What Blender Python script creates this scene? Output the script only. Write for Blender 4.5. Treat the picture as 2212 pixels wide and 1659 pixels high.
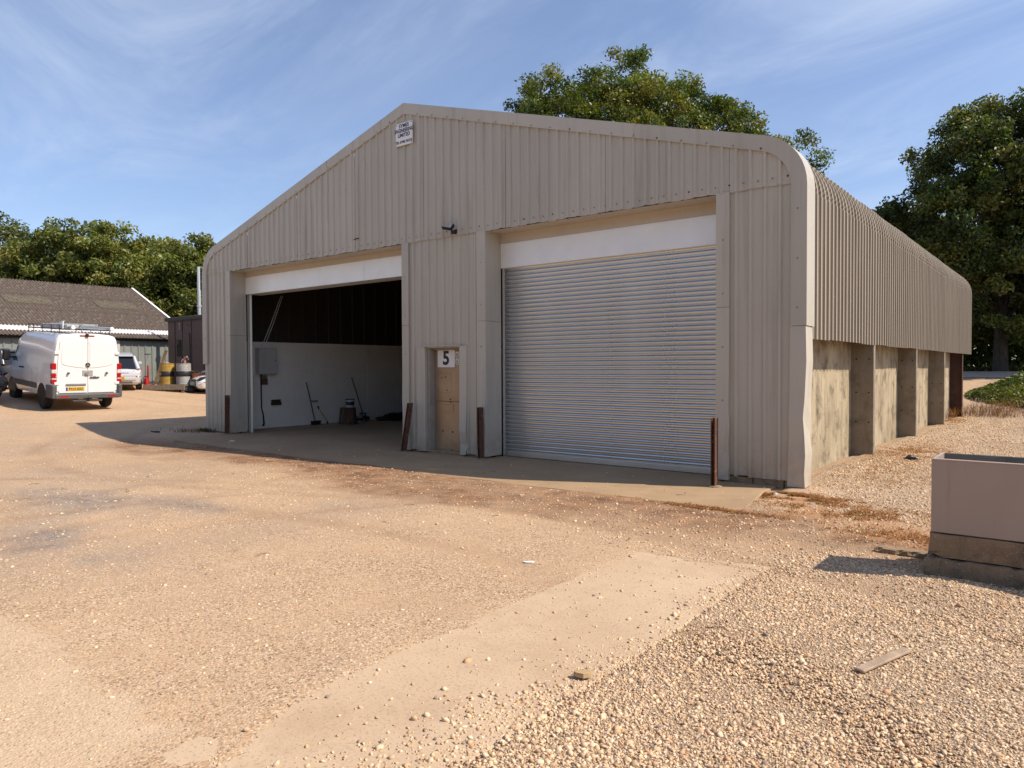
import bpy, math, random
import numpy as np
from mathutils import Vector, Matrix
R = math.radians
sc = bpy.context.scene
for o in list(bpy.data.objects): bpy.data.objects.remove(o)
col = sc.collection

# ------------------------------------------------------------------ camera, sky, sun, exposure
PITCH, YAW, ROLL = R(-1.28), R(38.2), R(0.24)
cam_d = bpy.data.cameras.new('camera'); cam = bpy.data.objects.new('camera', cam_d); col.objects.link(cam)
cam_d.sensor_width = 36; cam_d.lens = 36 * 1566 / 2212; cam_d.clip_start = 0.05; cam_d.clip_end = 3000
cam.location = (2.902, -9.899, 1.62)
f_ = Vector((-math.sin(YAW) * math.cos(PITCH), math.cos(YAW) * math.cos(PITCH), math.sin(PITCH)))
r_ = Vector((math.cos(YAW), math.sin(YAW), 0)); u_ = r_.cross(f_)
r2 = r_ * math.cos(ROLL) - u_ * math.sin(ROLL); u2 = u_ * math.cos(ROLL) + r_ * math.sin(ROLL)
cam.rotation_euler = Matrix((r2, u2, -f_)).transposed().to_euler()
sc.camera = cam

SUN = Vector((0.86, 0.385, 1.0)).normalized()
world = bpy.data.worlds.new('World'); sc.world = world; world.use_nodes = True
wn, wl = world.node_tree.nodes, world.node_tree.links
wn.clear()
def wnode(t, **k):
    n = wn.new(t)
    for a, b in k.items(): setattr(n, a, b)
    return n
sky = wnode('ShaderNodeTexSky', sky_type='NISHITA', sun_disc=False)
sky.sun_elevation = math.asin(SUN.z); sky.sun_rotation = math.atan2(SUN.x, SUN.y)
sky.air_density = 1.0; sky.dust_density = 0.6; sky.ozone_density = 2.0
tc = wnode('ShaderNodeTexCoord')
sep = wnode('ShaderNodeSeparateXYZ'); wl.new(tc.outputs['Generated'], sep.inputs[0])
addz = wnode('ShaderNodeMath', operation='ADD'); wl.new(sep.outputs[2], addz.inputs[0]); addz.inputs[1].default_value = 0.22
mx = wnode('ShaderNodeMath', operation='MAXIMUM'); wl.new(addz.outputs[0], mx.inputs[0]); mx.inputs[1].default_value = 0.1
dv = []
for i in (0, 1):
    m = wnode('ShaderNodeMath', operation='DIVIDE'); wl.new(sep.outputs[i], m.inputs[0]); wl.new(mx.outputs[0], m.inputs[1]); dv.append(m)
cmb = wnode('ShaderNodeCombineXYZ'); wl.new(dv[0].outputs[0], cmb.inputs[0]); wl.new(dv[1].outputs[0], cmb.inputs[1])
def cloud_layer(rot, scale, loc, ns, detail, dist, lo, hi):
    mp = wnode('ShaderNodeMapping'); mp.inputs['Rotation'].default_value = (0, 0, R(rot)); mp.inputs['Scale'].default_value = scale
    mp.inputs['Location'].default_value = loc
    wl.new(cmb.outputs[0], mp.inputs[0])
    n = wnode('ShaderNodeTexNoise'); n.inputs['Scale'].default_value = ns; n.inputs['Detail'].default_value = detail
    n.inputs['Roughness'].default_value = 0.62; n.inputs['Distortion'].default_value = dist
    wl.new(mp.outputs[0], n.inputs['Vector'])
    r = wnode('ShaderNodeMapRange'); r.inputs[1].default_value = lo; r.inputs[2].default_value = hi; r.interpolation_type = 'SMOOTHSTEP'
    wl.new(n.outputs['Fac'], r.inputs[0]); return r
c1 = cloud_layer(62, (0.7, 1.7, 1), (3.1, 1.7, 0), 1.2, 8, 1.1, 0.34, 0.9)
c2 = cloud_layer(40, (0.6, 1.1, 1), (0.4, 5.2, 0), 0.8, 4, 0.3, 0.22, 0.68)
mu = wnode('ShaderNodeMath', operation='MULTIPLY'); wl.new(c1.outputs[0], mu.inputs[0]); wl.new(c2.outputs[0], mu.inputs[1])
m2 = wnode('ShaderNodeMath', operation='MULTIPLY_ADD'); wl.new(mu.outputs[0], m2.inputs[0]); m2.inputs[1].default_value = 0.55; m2.inputs[2].default_value = 0.07
cmix = wnode('ShaderNodeMix', data_type='RGBA'); wl.new(m2.outputs[0], cmix.inputs['Factor'])
tint = wnode('ShaderNodeMix', data_type='RGBA', blend_type='MULTIPLY'); tint.inputs['Factor'].default_value = 1
wl.new(sky.outputs[0], tint.inputs['A']); tint.inputs['B'].default_value = (0.98, 0.985, 1.10, 1)
wl.new(tint.outputs['Result'], cmix.inputs['A']); cmix.inputs['B'].default_value = (6.6, 7.3, 8.2, 1)
bg = wnode('ShaderNodeBackground'); bg.inputs['Strength'].default_value = 0.110
wl.new(cmix.outputs['Result'], bg.inputs[0])
wo = wnode('ShaderNodeOutputWorld'); wl.new(bg.outputs[0], wo.inputs[0])

sl = bpy.data.lights.new('sun', 'SUN'); sl.energy = 4.6; sl.angle = R(0.53); sl.color = (1.0, 0.89, 0.75)
so = bpy.data.objects.new('sun', sl); col.objects.link(so); so.rotation_euler = SUN.to_track_quat('Z', 'Y').to_euler(); so.location = (20, 10, 30)
sc.view_settings.view_transform = 'Standard'; sc.view_settings.look = 'None'; sc.view_settings.gamma = 1
sc.view_settings.exposure = 0.42; sc.view_settings.use_curve_mapping = False
sc.render.engine = 'CYCLES'; sc.cycles.max_bounces = 8; sc.cycles.diffuse_bounces = 5; sc.cycles.use_denoising = True
sc.cycles.sample_clamp_indirect = 6

# ------------------------------------------------------------------ helpers
def tag(o, label=None, cat=None, group=None, kind=None):
    if label: o['label'] = label
    if cat: o['category'] = cat
    if group: o['group'] = group
    if kind: o['kind'] = kind
    return o
def empty(name, loc=(0, 0, 0), rz=0, parent=None):
    o = bpy.data.objects.new(name, None); col.objects.link(o); o.location = loc; o.rotation_euler = (0, 0, rz); o.parent = parent
    o.empty_display_size = 0.2
    return o
def link(name, me, parent=None, loc=None):
    o = bpy.data.objects.new(name, me); col.objects.link(o); o.parent = parent
    if loc is not None: o.location = loc
    return o
class MB:
    def __init__(s): s.v, s.f, s.mi = [], [], []
    def add(s, vs, fs, mi=0):
        n = len(s.v); s.v += [tuple(v) for v in vs]; s.f += [tuple(i + n for i in q) for q in fs]; s.mi += [mi] * len(fs); return s
    def box(s, a, b, mi=0, M=None):
        x0, y0, z0 = a; x1, y1, z1 = b
        vs = [(x0, y0, z0), (x1, y0, z0), (x1, y1, z0), (x0, y1, z0), (x0, y0, z1), (x1, y0, z1), (x1, y1, z1), (x0, y1, z1)]
        if M: vs = [M @ Vector(v) for v in vs]
        return s.add(vs, [(0, 3, 2, 1), (4, 5, 6, 7), (0, 1, 5, 4), (1, 2, 6, 5), (2, 3, 7, 6), (3, 0, 4, 7)], mi)
    def cbox(s, c, d, mi=0, M=None):
        return s.box([c[i] - d[i] / 2 for i in range(3)], [c[i] + d[i] / 2 for i in range(3)], mi, M)
    def bbox(s, a, b, bv=0.01, mi=0, M=None):   # box with chamfered edges along all sides
        x0, y0, z0 = a; x1, y1, z1 = b; vs = []; q = []
        def ring(ins, z): return [(x0 + ins + bv, y0 + ins, z), (x1 - ins - bv, y0 + ins, z), (x1 - ins, y0 + ins + bv, z), (x1 - ins, y1 - ins - bv, z),
                                  (x1 - ins - bv, y1 - ins, z), (x0 + ins + bv, y1 - ins, z), (x0 + ins, y1 - ins - bv, z), (x0 + ins, y0 + ins + bv, z)]
        rings = [ring(bv, z0), ring(0, z0 + bv), ring(0, z1 - bv), ring(bv, z1)]
        for r in rings: vs += r
        for k in range(3):
            for i in range(8): q.append((k * 8 + i, k * 8 + (i + 1) % 8, k * 8 + 8 + (i + 1) % 8, k * 8 + 8 + i))
        q.append(tuple(range(7, -1, -1))); q.append(tuple(range(24, 32)))
        if M: vs = [M @ Vector(v) for v in vs]
        return s.add(vs, q, mi)
    def tube(s, pts, rad, n=8, mi=0, cap=True):
        pts = [Vector(p) for p in pts]
        if not hasattr(rad, '__len__'): rad = [rad] * len(pts)
        vs = []; fs = []; up = None
        for i, p in enumerate(pts):
            t = (pts[min(i + 1, len(pts) - 1)] - pts[max(i - 1, 0)]).normalized()
            if up is None: up = t.orthogonal().normalized()
            up = (up - t * up.dot(t)).normalized(); b = t.cross(up)
            vs += [p + (up * math.cos(2 * math.pi * k / n) + b * math.sin(2 * math.pi * k / n)) * rad[i] for k in range(n)]
        for i in range(len(pts) - 1):
            for k in range(n): fs.append((i * n + k, i * n + (k + 1) % n, (i + 1) * n + (k + 1) % n, (i + 1) * n + k))
        if cap: fs.append(tuple(range(n - 1, -1, -1))); fs.append(tuple(range((len(pts) - 1) * n, len(pts) * n)))
        return s.add(vs, fs, mi)
    def lathe(s, prof, n=24, mi=0, M=None, cap=True):   # prof [(r,z)]
        vs = [(r * math.cos(2 * math.pi * k / n), r * math.sin(2 * math.pi * k / n), z) for r, z in prof for k in range(n)]
        fs = [(i * n + k, i * n + (k + 1) % n, (i + 1) * n + (k + 1) % n, (i + 1) * n + k) for i in range(len(prof) - 1) for k in range(n)]
        if cap: fs.append(tuple(range(n - 1, -1, -1))); fs.append(tuple(range((len(prof) - 1) * n, len(prof) * n)))
        if M: vs = [M @ Vector(v) for v in vs]
        return s.add(vs, fs, mi)
    def prism(s, poly, d, mi=0, M=None):   # poly in xz-plane [(x,z)], extruded y from d[0] to d[1]
        n = len(poly); vs = [(x, d[0], z) for x, z in poly] + [(x, d[1], z) for x, z in poly]
        fs = [tuple(range(n)), tuple(range(2 * n - 1, n - 1, -1))] + [(i, i + n, (i + 1) % n + n, (i + 1) % n) for i in range(n)]
        if M: vs = [M @ Vector(v) for v in vs]
        return s.add(vs, fs, mi)
    def quad(s, a, b, c, d, mi=0): return s.add([a, b, c, d], [(0, 1, 2, 3)], mi)
    def mesh(s, name, mats, smooth=None):
        me = bpy.data.meshes.new(name); me.from_pydata(s.v, [], s.f)
        for m in (mats if isinstance(mats, (list, tuple)) else [mats]): me.materials.append(m)
        me.polygons.foreach_set('material_index', s.mi)
        me.validate(); me.update()
        import bmesh
        bm = bmesh.new(); bm.from_mesh(me); bmesh.ops.recalc_face_normals(bm, faces=bm.faces); bm.to_mesh(me); bm.free()
        if smooth is not None:
            me.shade_smooth(); me.set_sharp_from_angle(angle=R(smooth))
        return me
    def build(s, name, mats, parent=None, loc=None, smooth=None): return link(name, s.mesh(name, mats, smooth), parent, loc)
def np_mesh(name, V, F, mat, cols=None, smooth=True, attr='col'):
    V = np.asarray(V, np.float32); F = np.asarray(F, np.int32); k = F.shape[1]
    me = bpy.data.meshes.new(name); me.vertices.add(len(V)); me.vertices.foreach_set('co', V.ravel())
    me.loops.add(F.size); me.loops.foreach_set('vertex_index', F.ravel())
    me.polygons.add(len(F)); me.polygons.foreach_set('loop_start', np.arange(0, F.size, k, dtype=np.int32))
    me.materials.append(mat); me.update(calc_edges=True)
    if cols is not None:
        a = me.color_attributes.new(attr, 'FLOAT_COLOR', 'POINT'); a.data.foreach_set('color', np.asarray(cols, np.float32).ravel())
    if smooth: me.shade_smooth()
    return me
def text_mesh(txt, size, mat, align='CENTER', bold=0.0, ext=0.0008, xs=1.0):
    c = bpy.data.curves.new('t', 'FONT'); c.body = txt; c.size = size; c.align_x = align; c.align_y = 'CENTER'; c.extrude = ext; c.offset = bold; c.resolution_u = 3
    o = bpy.data.objects.new('t', c); col.objects.link(o); bpy.context.view_layer.update()
    me = bpy.data.meshes.new_from_object(o); bpy.data.objects.remove(o); bpy.data.curves.remove(c)
    if xs != 1: me.transform(Matrix.Diagonal((xs, 1, 1, 1)))
    me.materials.clear(); me.materials.append(mat); return me
def text(name, txt, size, mat, parent, loc, rot=(R(90), 0, 0), **k):
    o = link(name, text_mesh(txt, size, mat, **k), parent, loc); o.rotation_euler = rot; return o

# --- materials
class NT:
    def __init__(s, name):
        s.m = bpy.data.materials.new(name); s.m.use_nodes = True; s.n = s.m.node_tree.nodes; s.l = s.m.node_tree.links
        s.b = s.n['Principled BSDF']; s.out = s.n['Material Output']; s._tc = None
    def new(s, t, **k):
        x = s.n.new(t)
        for a, b in k.items(): setattr(x, a, b)
        return x
    def co(s, scale=(1, 1, 1), rot=(0, 0, 0), kind='Object'):
        if not s._tc: s._tc = s.new('ShaderNodeTexCoord')
        m = s.new('ShaderNodeMapping'); m.inputs['Scale'].default_value = scale; m.inputs['Rotation'].default_value = rot
        s.l.new(s._tc.outputs[kind], m.inputs[0]); return m.outputs[0]
    def noise(s, scale, detail=4, rough=0.55, co=None, dist=0):
        x = s.new('ShaderNodeTexNoise'); x.inputs['Scale'].default_value = scale; x.inputs['Detail'].default_value = detail
        x.inputs['Roughness'].default_value = rough; x.inputs['Distortion'].default_value = dist
        s.l.new(co if co else s.co(), x.inputs['Vector']); return x.outputs['Fac']
    def vor(s, scale, co=None, feature='F1', rnd=1):
        x = s.new('ShaderNodeTexVoronoi', feature=feature); x.inputs['Scale'].default_value = scale; x.inputs['Randomness'].default_value = rnd
        s.l.new(co if co else s.co(), x.inputs['Vector']); return x
    def rng(s, fac, lo, hi, a=0, b=1):
        x = s.new('ShaderNodeMapRange'); x.inputs[1].default_value = lo; x.inputs[2].default_value = hi; x.inputs[3].default_value = a; x.inputs[4].default_value = b
        s.l.new(fac, x.inputs[0]); return x.outputs[0]
    def mix(s, fac, a, b, blend='MIX'):
        x = s.new('ShaderNodeMix', data_type='RGBA', blend_type=blend)
        for i, v in (('Factor', fac), ('A', a), ('B', b)):
            if hasattr(v, 'links'): s.l.new(v, x.inputs[i])
            elif i == 'Factor': x.inputs[i].default_value = v
            else: x.inputs[i].default_value = (*v[:3], 1)
        return x.outputs['Result']
    def math(s, op, a, b=0.0, c=None):
        x = s.new('ShaderNodeMath', operation=op)
        for i, v in enumerate((a, b) if c is None else (a, b, c)):
            if hasattr(v, 'links'): s.l.new(v, x.inputs[i])
            else: x.inputs[i].default_value = v
        return x.outputs[0]
    def attr(s, name='col'):
        return s.new('ShaderNodeAttribute', attribute_name=name)
    def color(s, c):
        if hasattr(c, 'links'): s.l.new(c, s.b.inputs['Base Color'])
        else: s.b.inputs['Base Color'].default_value = (*c[:3], 1)
    def set(s, **k):
        for a, v in k.items():
            i = s.b.inputs[a.replace('_', ' ')]
            if hasattr(v, 'links'): s.l.new(v, i)
            else: i.default_value = v
    def bump(s, h, strength=0.3, dist=0.01):
        x = s.new('ShaderNodeBump'); x.inputs['Strength'].default_value = strength; x.inputs['Distance'].default_value = dist
        s.l.new(h, x.inputs['Height']); s.l.new(x.outputs[0], s.b.inputs['Normal'])
def flat(name, c, rough=0.6, metal=0.0, var=0.12, ns=6.0, spec=0.5, coat=0.0, bump=0.0):
    t = NT(name); n = t.noise(ns, 5, 0.6)
    d = [max(0, x * (1 - var)) for x in c]; e = [min(1, x * (1 + var)) for x in c]
    t.color(t.mix(t.rng(n, 0.3, 0.7), d, e)); t.set(Metallic=metal, Specular_IOR_Level=spec, Coat_Weight=coat)
    t.set(Roughness=t.rng(t.noise(ns * 3, 3), 0.3, 0.7, max(0.02, rough - 0.06), min(1, rough + 0.06)))
    if bump: t.bump(t.noise(ns * 12, 4), bump, 0.01)
    return t.m
def cladding(name, c, streak=0.25, dirt=(0.2, 0.17, 0.14), rough=0.42):
    t = NT(name)
    big = t.noise(0.6, 3); st = t.noise(1.0, 5, 0.6, t.co((7, 7, 0.35)))
    base = t.mix(t.rng(big, 0.3, 0.7), [x * 0.94 for x in c], [min(1, x * 1.04) for x in c])
    base = t.mix(t.rng(st, 0.52, 0.8, 0, streak), base, dirt)
    fine = t.noise(40, 3, 0.7); base = t.mix(t.rng(fine, 0.55, 0.8, 0, streak * 0.35), base, dirt)
    oi = t.new('ShaderNodeObjectInfo'); base = t.mix(t.rng(oi.outputs['Random'], 0, 1, 0, 0.16), base, dirt)      # every sheet has faded a little differently
    base = t.mix(t.rng(t.noise(1.0, 6, 0.7, t.co((22, 22, 0.5))), 0.60, 0.80, 0, streak * 1.3), base, [x * 0.8 for x in dirt])
    base = t.mix(t.rng(t.noise(3.5, 6, 0.75), 0.62, 0.75, 0, streak), base, (0.3, 0.235, 0.17))
    sz = t.new('ShaderNodeSeparateXYZ'); t.l.new(t.co(), sz.inputs[0])     # mud splashed up from the yard
    base = t.mix(t.math('MULTIPLY', t.rng(sz.outputs[2], 0.75, 0.05), t.rng(t.noise(4, 6, 0.7), 0.35, 0.7, 0, 0.75)), base, (0.33, 0.225, 0.14))
    t.color(base); t.set(Roughness=t.rng(st, 0.3, 0.8, rough - 0.08, rough + 0.15))
    t.bump(t.math('ADD', t.noise(2.2, 3), t.math('MULTIPLY', t.noise(9, 3), 0.25)), 0.10, 0.02)
    return t.m
MT = {}
MT['clad'] = cladding('painted_cladding', (0.515, 0.475, 0.39), 0.42)
MT['clad_flash'] = cladding('painted_flashing', (0.51, 0.472, 0.39), 0.32)
MT['clad_side'] = cladding('pale_side_crowns', (0.46, 0.40, 0.32), 0.35, (0.17, 0.135, 0.10), 0.6)
MT['clad_pan'] = cladding('dark_side_pans', (0.19, 0.155, 0.115), 0.6, (0.095, 0.075, 0.054), 0.75)  # pans and rib sides coloured darker than the crowns; dirt streaks on both
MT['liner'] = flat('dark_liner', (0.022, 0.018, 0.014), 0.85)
MT['dark'] = flat('black_plastic', (0.012, 0.012, 0.013), 0.5)
MT['rubber'] = flat('tyre_rubber', (0.02, 0.019, 0.018), 0.85, var=0.3)
MT['white'] = flat('white_paint', (0.8, 0.79, 0.77), 0.5, var=0.03)
t_ = NT('screw_steel'); oi_ = t_.new('ShaderNodeObjectInfo'); t_.color(t_.mix(t_.rng(oi_.outputs['Random'], .78, .82), (.30, .28, .245), (.13, .06, .03))); t_.set(Roughness=.55, Metallic=.3); MT['screw'] = t_.m
def galv(name, c=(0.62, 0.64, 0.66), rough=0.3):
    t = NT(name); v = t.vor(60); n = t.noise(1.2, 4)
    base = t.mix(t.rng(n, 0.3, 0.7), [x * 0.9 for x in c], c)
    t.color(base); t.set(Metallic=0.9, Roughness=t.rng(n, 0.3, 0.7, rough - 0.03, rough + 0.03)); return t.m
MT['galv'] = galv('galvanised_steel', (0.78, 0.77, 0.73), 0.40)
MT['hood'] = flat('galvanised_hood', (0.86, 0.87, 0.85), 0.45, 0.3, var=0.05, ns=1.5)
MT['shutter'] = galv('shutter_steel', (0.70, 0.72, 0.73), 0.29)
def rust(name='rusty_steel'):
    t = NT(name); n = t.noise(9, 6, 0.65); n2 = t.noise(26, 5, 0.7)
    b = t.mix(t.rng(n, 0.35, 0.65), (0.075, 0.034, 0.02), (0.15, 0.065, 0.035))
    b = t.mix(t.rng(n2, 0.63, 0.68), b, (0.5, 0.42, 0.36)); t.color(b); t.set(Roughness=0.85, Metallic=0.1); t.bump(n2, 0.4, 0.004); return t.m
MT['rust'] = rust()
def concrete(name, a, b, stain=(0.1, 0.08, 0.055), sa=0.6, bump=0.35):
    t = NT(name); n = t.noise(1.1, 6, 0.62); st = t.noise(1.4, 6, 0.65, t.co((5, 5, 0.6))); sp = t.noise(55, 3, 0.7)
    c = t.mix(t.rng(n, 0.3, 0.7), a, b); c = t.mix(t.rng(st, 0.5, 0.78, 0, sa), c, stain)
    bl = t.noise(2.6, 7, 0.7); c = t.mix(t.rng(bl, 0.50, 0.68, 0, sa), c, stain); c = t.mix(t.rng(sp, 0.58, 0.72, 0, 0.55), c, (0.62, 0.55, 0.42)); t.color(c); t.set(Roughness=0.92)
    t.bump(t.math('ADD', sp, t.noise(12, 5)), bump, 0.012); return t.m
MT['conc_wall'] = concrete('stained_concrete_panel', (0.27, 0.21, 0.13), (0.47, 0.385, 0.255), stain=(0.085, 0.066, 0.036), sa=0.9, bump=0.6)
MT['conc_fin'] = concrete('concrete_column', (0.19, 0.155, 0.11), (0.28, 0.235, 0.175), sa=0.6)
MT['conc_block'] = concrete('concrete_block', (0.24, 0.155, 0.085), (0.36, 0.25, 0.15), sa=0.75, bump=0.8)
# ------------------------------------------------------------------ terrain
rng = np.random.default_rng(7)
_lat = rng.random((256, 256))
def vnoise(x, y):
    x = np.asarray(x, float); y = np.asarray(y, float)
    xi = np.floor(x).astype(int); yi = np.floor(y).astype(int); fx = x - xi; fy = y - yi
    fx = fx * fx * (3 - 2 * fx); fy = fy * fy * (3 - 2 * fy); g = lambda a, b: _lat[a & 255, b & 255]
    return (g(xi, yi) * (1 - fx) + g(xi + 1, yi) * fx) * (1 - fy) + (g(xi, yi + 1) * (1 - fx) + g(xi + 1, yi + 1) * fx) * fy
def fbm(x, y, o=4):
    s = 0; a = 0.5; t = 0
    for k in range(o): s = s + a * vnoise(x * 2 ** k + 17.3 * k, y * 2 ** k + 5.1 * k); t += a; a *= 0.5
    return s / t
def sstep(a, b, x): t = np.clip((np.asarray(x, float) - a) / (b - a), 0, 1); return t * t * (3 - 2 * t)
def softpos(t, w=1.0): return 0.5 * (t + np.sqrt(t * t + w * w)) - 0.5 * w * np.exp(-np.abs(t) / w)
def height(x, y, micro=True):
    x = np.asarray(x, float); y = np.asarray(y, float)
    left = np.interp(-x, [15.5, 17, 19, 21, 23, 25, 27, 29, 31, 34, 40, 60], [0, .07, .18, .27, .37, .55, .76, .88, .95, 1.0, 1.3, 1.4])
    back = 0.088 * np.clip(y - 16.5, 0, 15) * sstep(16, 20, y) * sstep(-22, -12, x)
    h = np.maximum(left, back) + 0.002
    if micro:
        near = sstep(40, 20, np.hypot(x - 2.9, y + 9.9))
        h = h + near * (0.03 * (fbm(x * 0.5, y * 0.5) - 0.5) + 0.012 * (fbm(x * 3.1, y * 3.1) - 0.5))
        h = h - 0.012 * tyre_marks(x, y) * sstep(-1.9, -2.6, y)
        # kept low under the concrete, banked a little against the side wall and the tank plinth
        nn = 0.16 * (fbm(x * 2.3 + 7, y * 2.3) - 0.5) + 0.10 * (fbm(x * 7 + 3, y * 7 + 1) - 0.5)
        sd1 = np.maximum.reduce([np.maximum(-13.75 - x, x + 0.16), np.maximum(-1.88 - y, y - 16.2)])
        sd2 = -0.6 * nn * (x > .4) + 0.5 * sstep(-7.7, -8.7, y) * sstep(.7, .1, x) + np.maximum.reduce([np.maximum(-0.1 - x, x - 0.93), np.maximum(-12.3 - y, y + 4.24)])
        low_ = sstep(0.03, -0.09, np.minimum(sd1, sd2) + nn)
        low_ = np.maximum(low_, sstep(0.0, -0.05, np.minimum(sd1, sd2) + 0.18))
        h = h * (1 - low_) - 0.03 * low_
        h = h + 0.05 * np.exp(-((x - 0.0) / 0.8) ** 2) * sstep(0.3, 2, y) * sstep(20, 14, y) * (x > -0.36)
        h = h + 0.05 * np.exp(-(((x - 1.5) / 0.7) ** 2 + ((y + 2.72) / 0.25) ** 2))
        h = h + 0.07 * sstep(0.9, 0.0, np.hypot(x - 2.2, (y + 3.95) * 1.6)) 
    return h
def H(x, y): return float(height(x, y))

def tyre_marks(x, y):
    m = np.zeros_like(np.asarray(x, float))
    for cx, cy, r0 in ((-2.5, -14.5, 10.2), (6.0, -9.0, 11.6), (-20.0, -10.0, 14.2), (-9.5, 6.0, 10.4)):
        d = np.hypot(x - cx, y - cy)
        for off in (-.8, .8): m = np.maximum(m, np.exp(-((d - r0 - off) / .15) ** 2))
    return m
def zones(x, y):
    n1 = fbm(x * 0.9 + 3, y * 0.9 + 8); n2 = fbm(x * 0.35 + 31, y * 0.35 + 2, 5); n3 = fbm(x * 2.2, y * 2.2 + 40)
    w = (n1 - 0.5) * 1.6
    # loose gravel: right foreground, and the strip along the side of the building
    g1 = sstep(-0.25, 0.25, x - 0.82 + w * 0.55 + (n3 - 0.5) * 0.5 - 0.25 * sstep(-5.2, -4.2, y)) * sstep(-2.9, -3.7, y + w * 0.5)
    g1 = g1 * (1 - 0.8 * np.exp(-(((x - 1.6) / 0.8) ** 2 + ((y + 4.15) / 0.35) ** 2)))
    g2 = sstep(-0.3, 0.35, x - 0.25 + w * 0.3 - 0.35 * sstep(0.0, -1.5, y) + 0.55 * sstep(0.1, 1.0, y)) * sstep(-1.9, -0.9, y + w * 0.8)
    g3 = sstep(0.2, -0.3, y + 8.05 + w * 0.3) * sstep(0.35, 0.8, x + 0.25 * w)
    gravel = np.clip(np.maximum.reduce([g1, g2, g3]), 0, 1)
    # worn grey tarmac showing through on the left
    grey = sstep(0.42, 0.66, n2) * sstep(-2.6, -4.0, x) * sstep(-2.0, -3.4, y + w) * sstep(-26, -16, x)
    blob = np.exp(-(((x + 4.6) / 1.2) ** 2 + ((y + 7.2) / 0.55) ** 2)) + np.exp(-(((x + 7.0) / 1.7) ** 2 + ((y + 6.1) / 0.6) ** 2)) + .7 * np.exp(-(((x + 5.3) / .8) ** 2 + ((y + 5.5) / 0.25) ** 2)) + .5 * np.exp(-(((x + 9.5) / 1.8) ** 2 + ((y + 5.2) / 0.5) ** 2))
    grey = np.clip(np.maximum(grey * 0.3, blob * sstep(0.34, 0.6, n1 * .6 + n3 * .4) * 1.15), 0, 1)
    # reddish soil along the edge of the apron, and between apron and slab
    soil = sstep(-3.9, -2.4, y + w * 0.9) * sstep(-1.2, -2.1, y) * sstep(-16, -11, x) * sstep(1.6, 0.2, x + w * 0.4)
    soil = np.maximum(soil, np.exp(-(((x - 1.0) / 1.6) ** 2 + ((y + 2.7) / 0.9) ** 2)) * 0.6)
    soil = np.maximum(soil, 1.5 * np.exp(-(((x - 1.5) / 0.75) ** 2 + ((y + 2.72) / 0.28) ** 2)) * sstep(.35, .55, n3))
    soil = np.maximum(soil, 1.9 * sstep(-2.95, -2.45, y + w * .5) * sstep(-1.7, -2.0, y) * sstep(-9, -5, x) * sstep(.2, -.4, x) * sstep(.34, .6, n3 * .5 + n1 * .5))
    rut = tyre_marks(x, y); soil = np.clip(soil * (0.55 + 0.9 * n1) + 0.30 * rut * sstep(.3, .6, n2 * .5 + n1 * .5), 0, 1)
    # dried orange-brown plant litter
    lit = np.exp(-(((x - 0.25) / 0.6) ** 2 + ((y + 0.72) / 0.3) ** 2)) + np.exp(-(((x - 0.5) / 0.45) ** 2 + ((y - 5.2) / 1.1) ** 2)) \
        + 0.8 * np.exp(-(((x - 0.75) / 0.8) ** 2 + ((y + 1.45) / 0.4) ** 2)) + 0.9 * np.exp(-(((x + 0.1) / 0.3) ** 2 + ((y - 13.8) / 1.0) ** 2)) \
        + 0.7 * np.exp(-(((x - 1.6) / 0.7) ** 2 + ((y + 2.2) / 0.35) ** 2))
    lit = np.clip(lit * sstep(0.38, 0.62, n3 * 0.6 + n1 * 0.4) * 1.2, 0, 1)
    return gravel, grey, soil, lit
def pale_zone(x, y):   # worn pale concrete showing through the dust nearest the camera, left
    n1 = fbm(x * 1.7 + 50, y * 1.7 + 4); n3 = fbm(x * 6 + 5, y * 6 + 9)
    return sstep(0.06, -0.06, y + 8.28 + 0.35 * (n1 - 0.5) + 0.2 * (n3 - 0.5)) * sstep(0.0, -0.3, x + 0.1) * (0.55 + 0.7 * n1)

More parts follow.
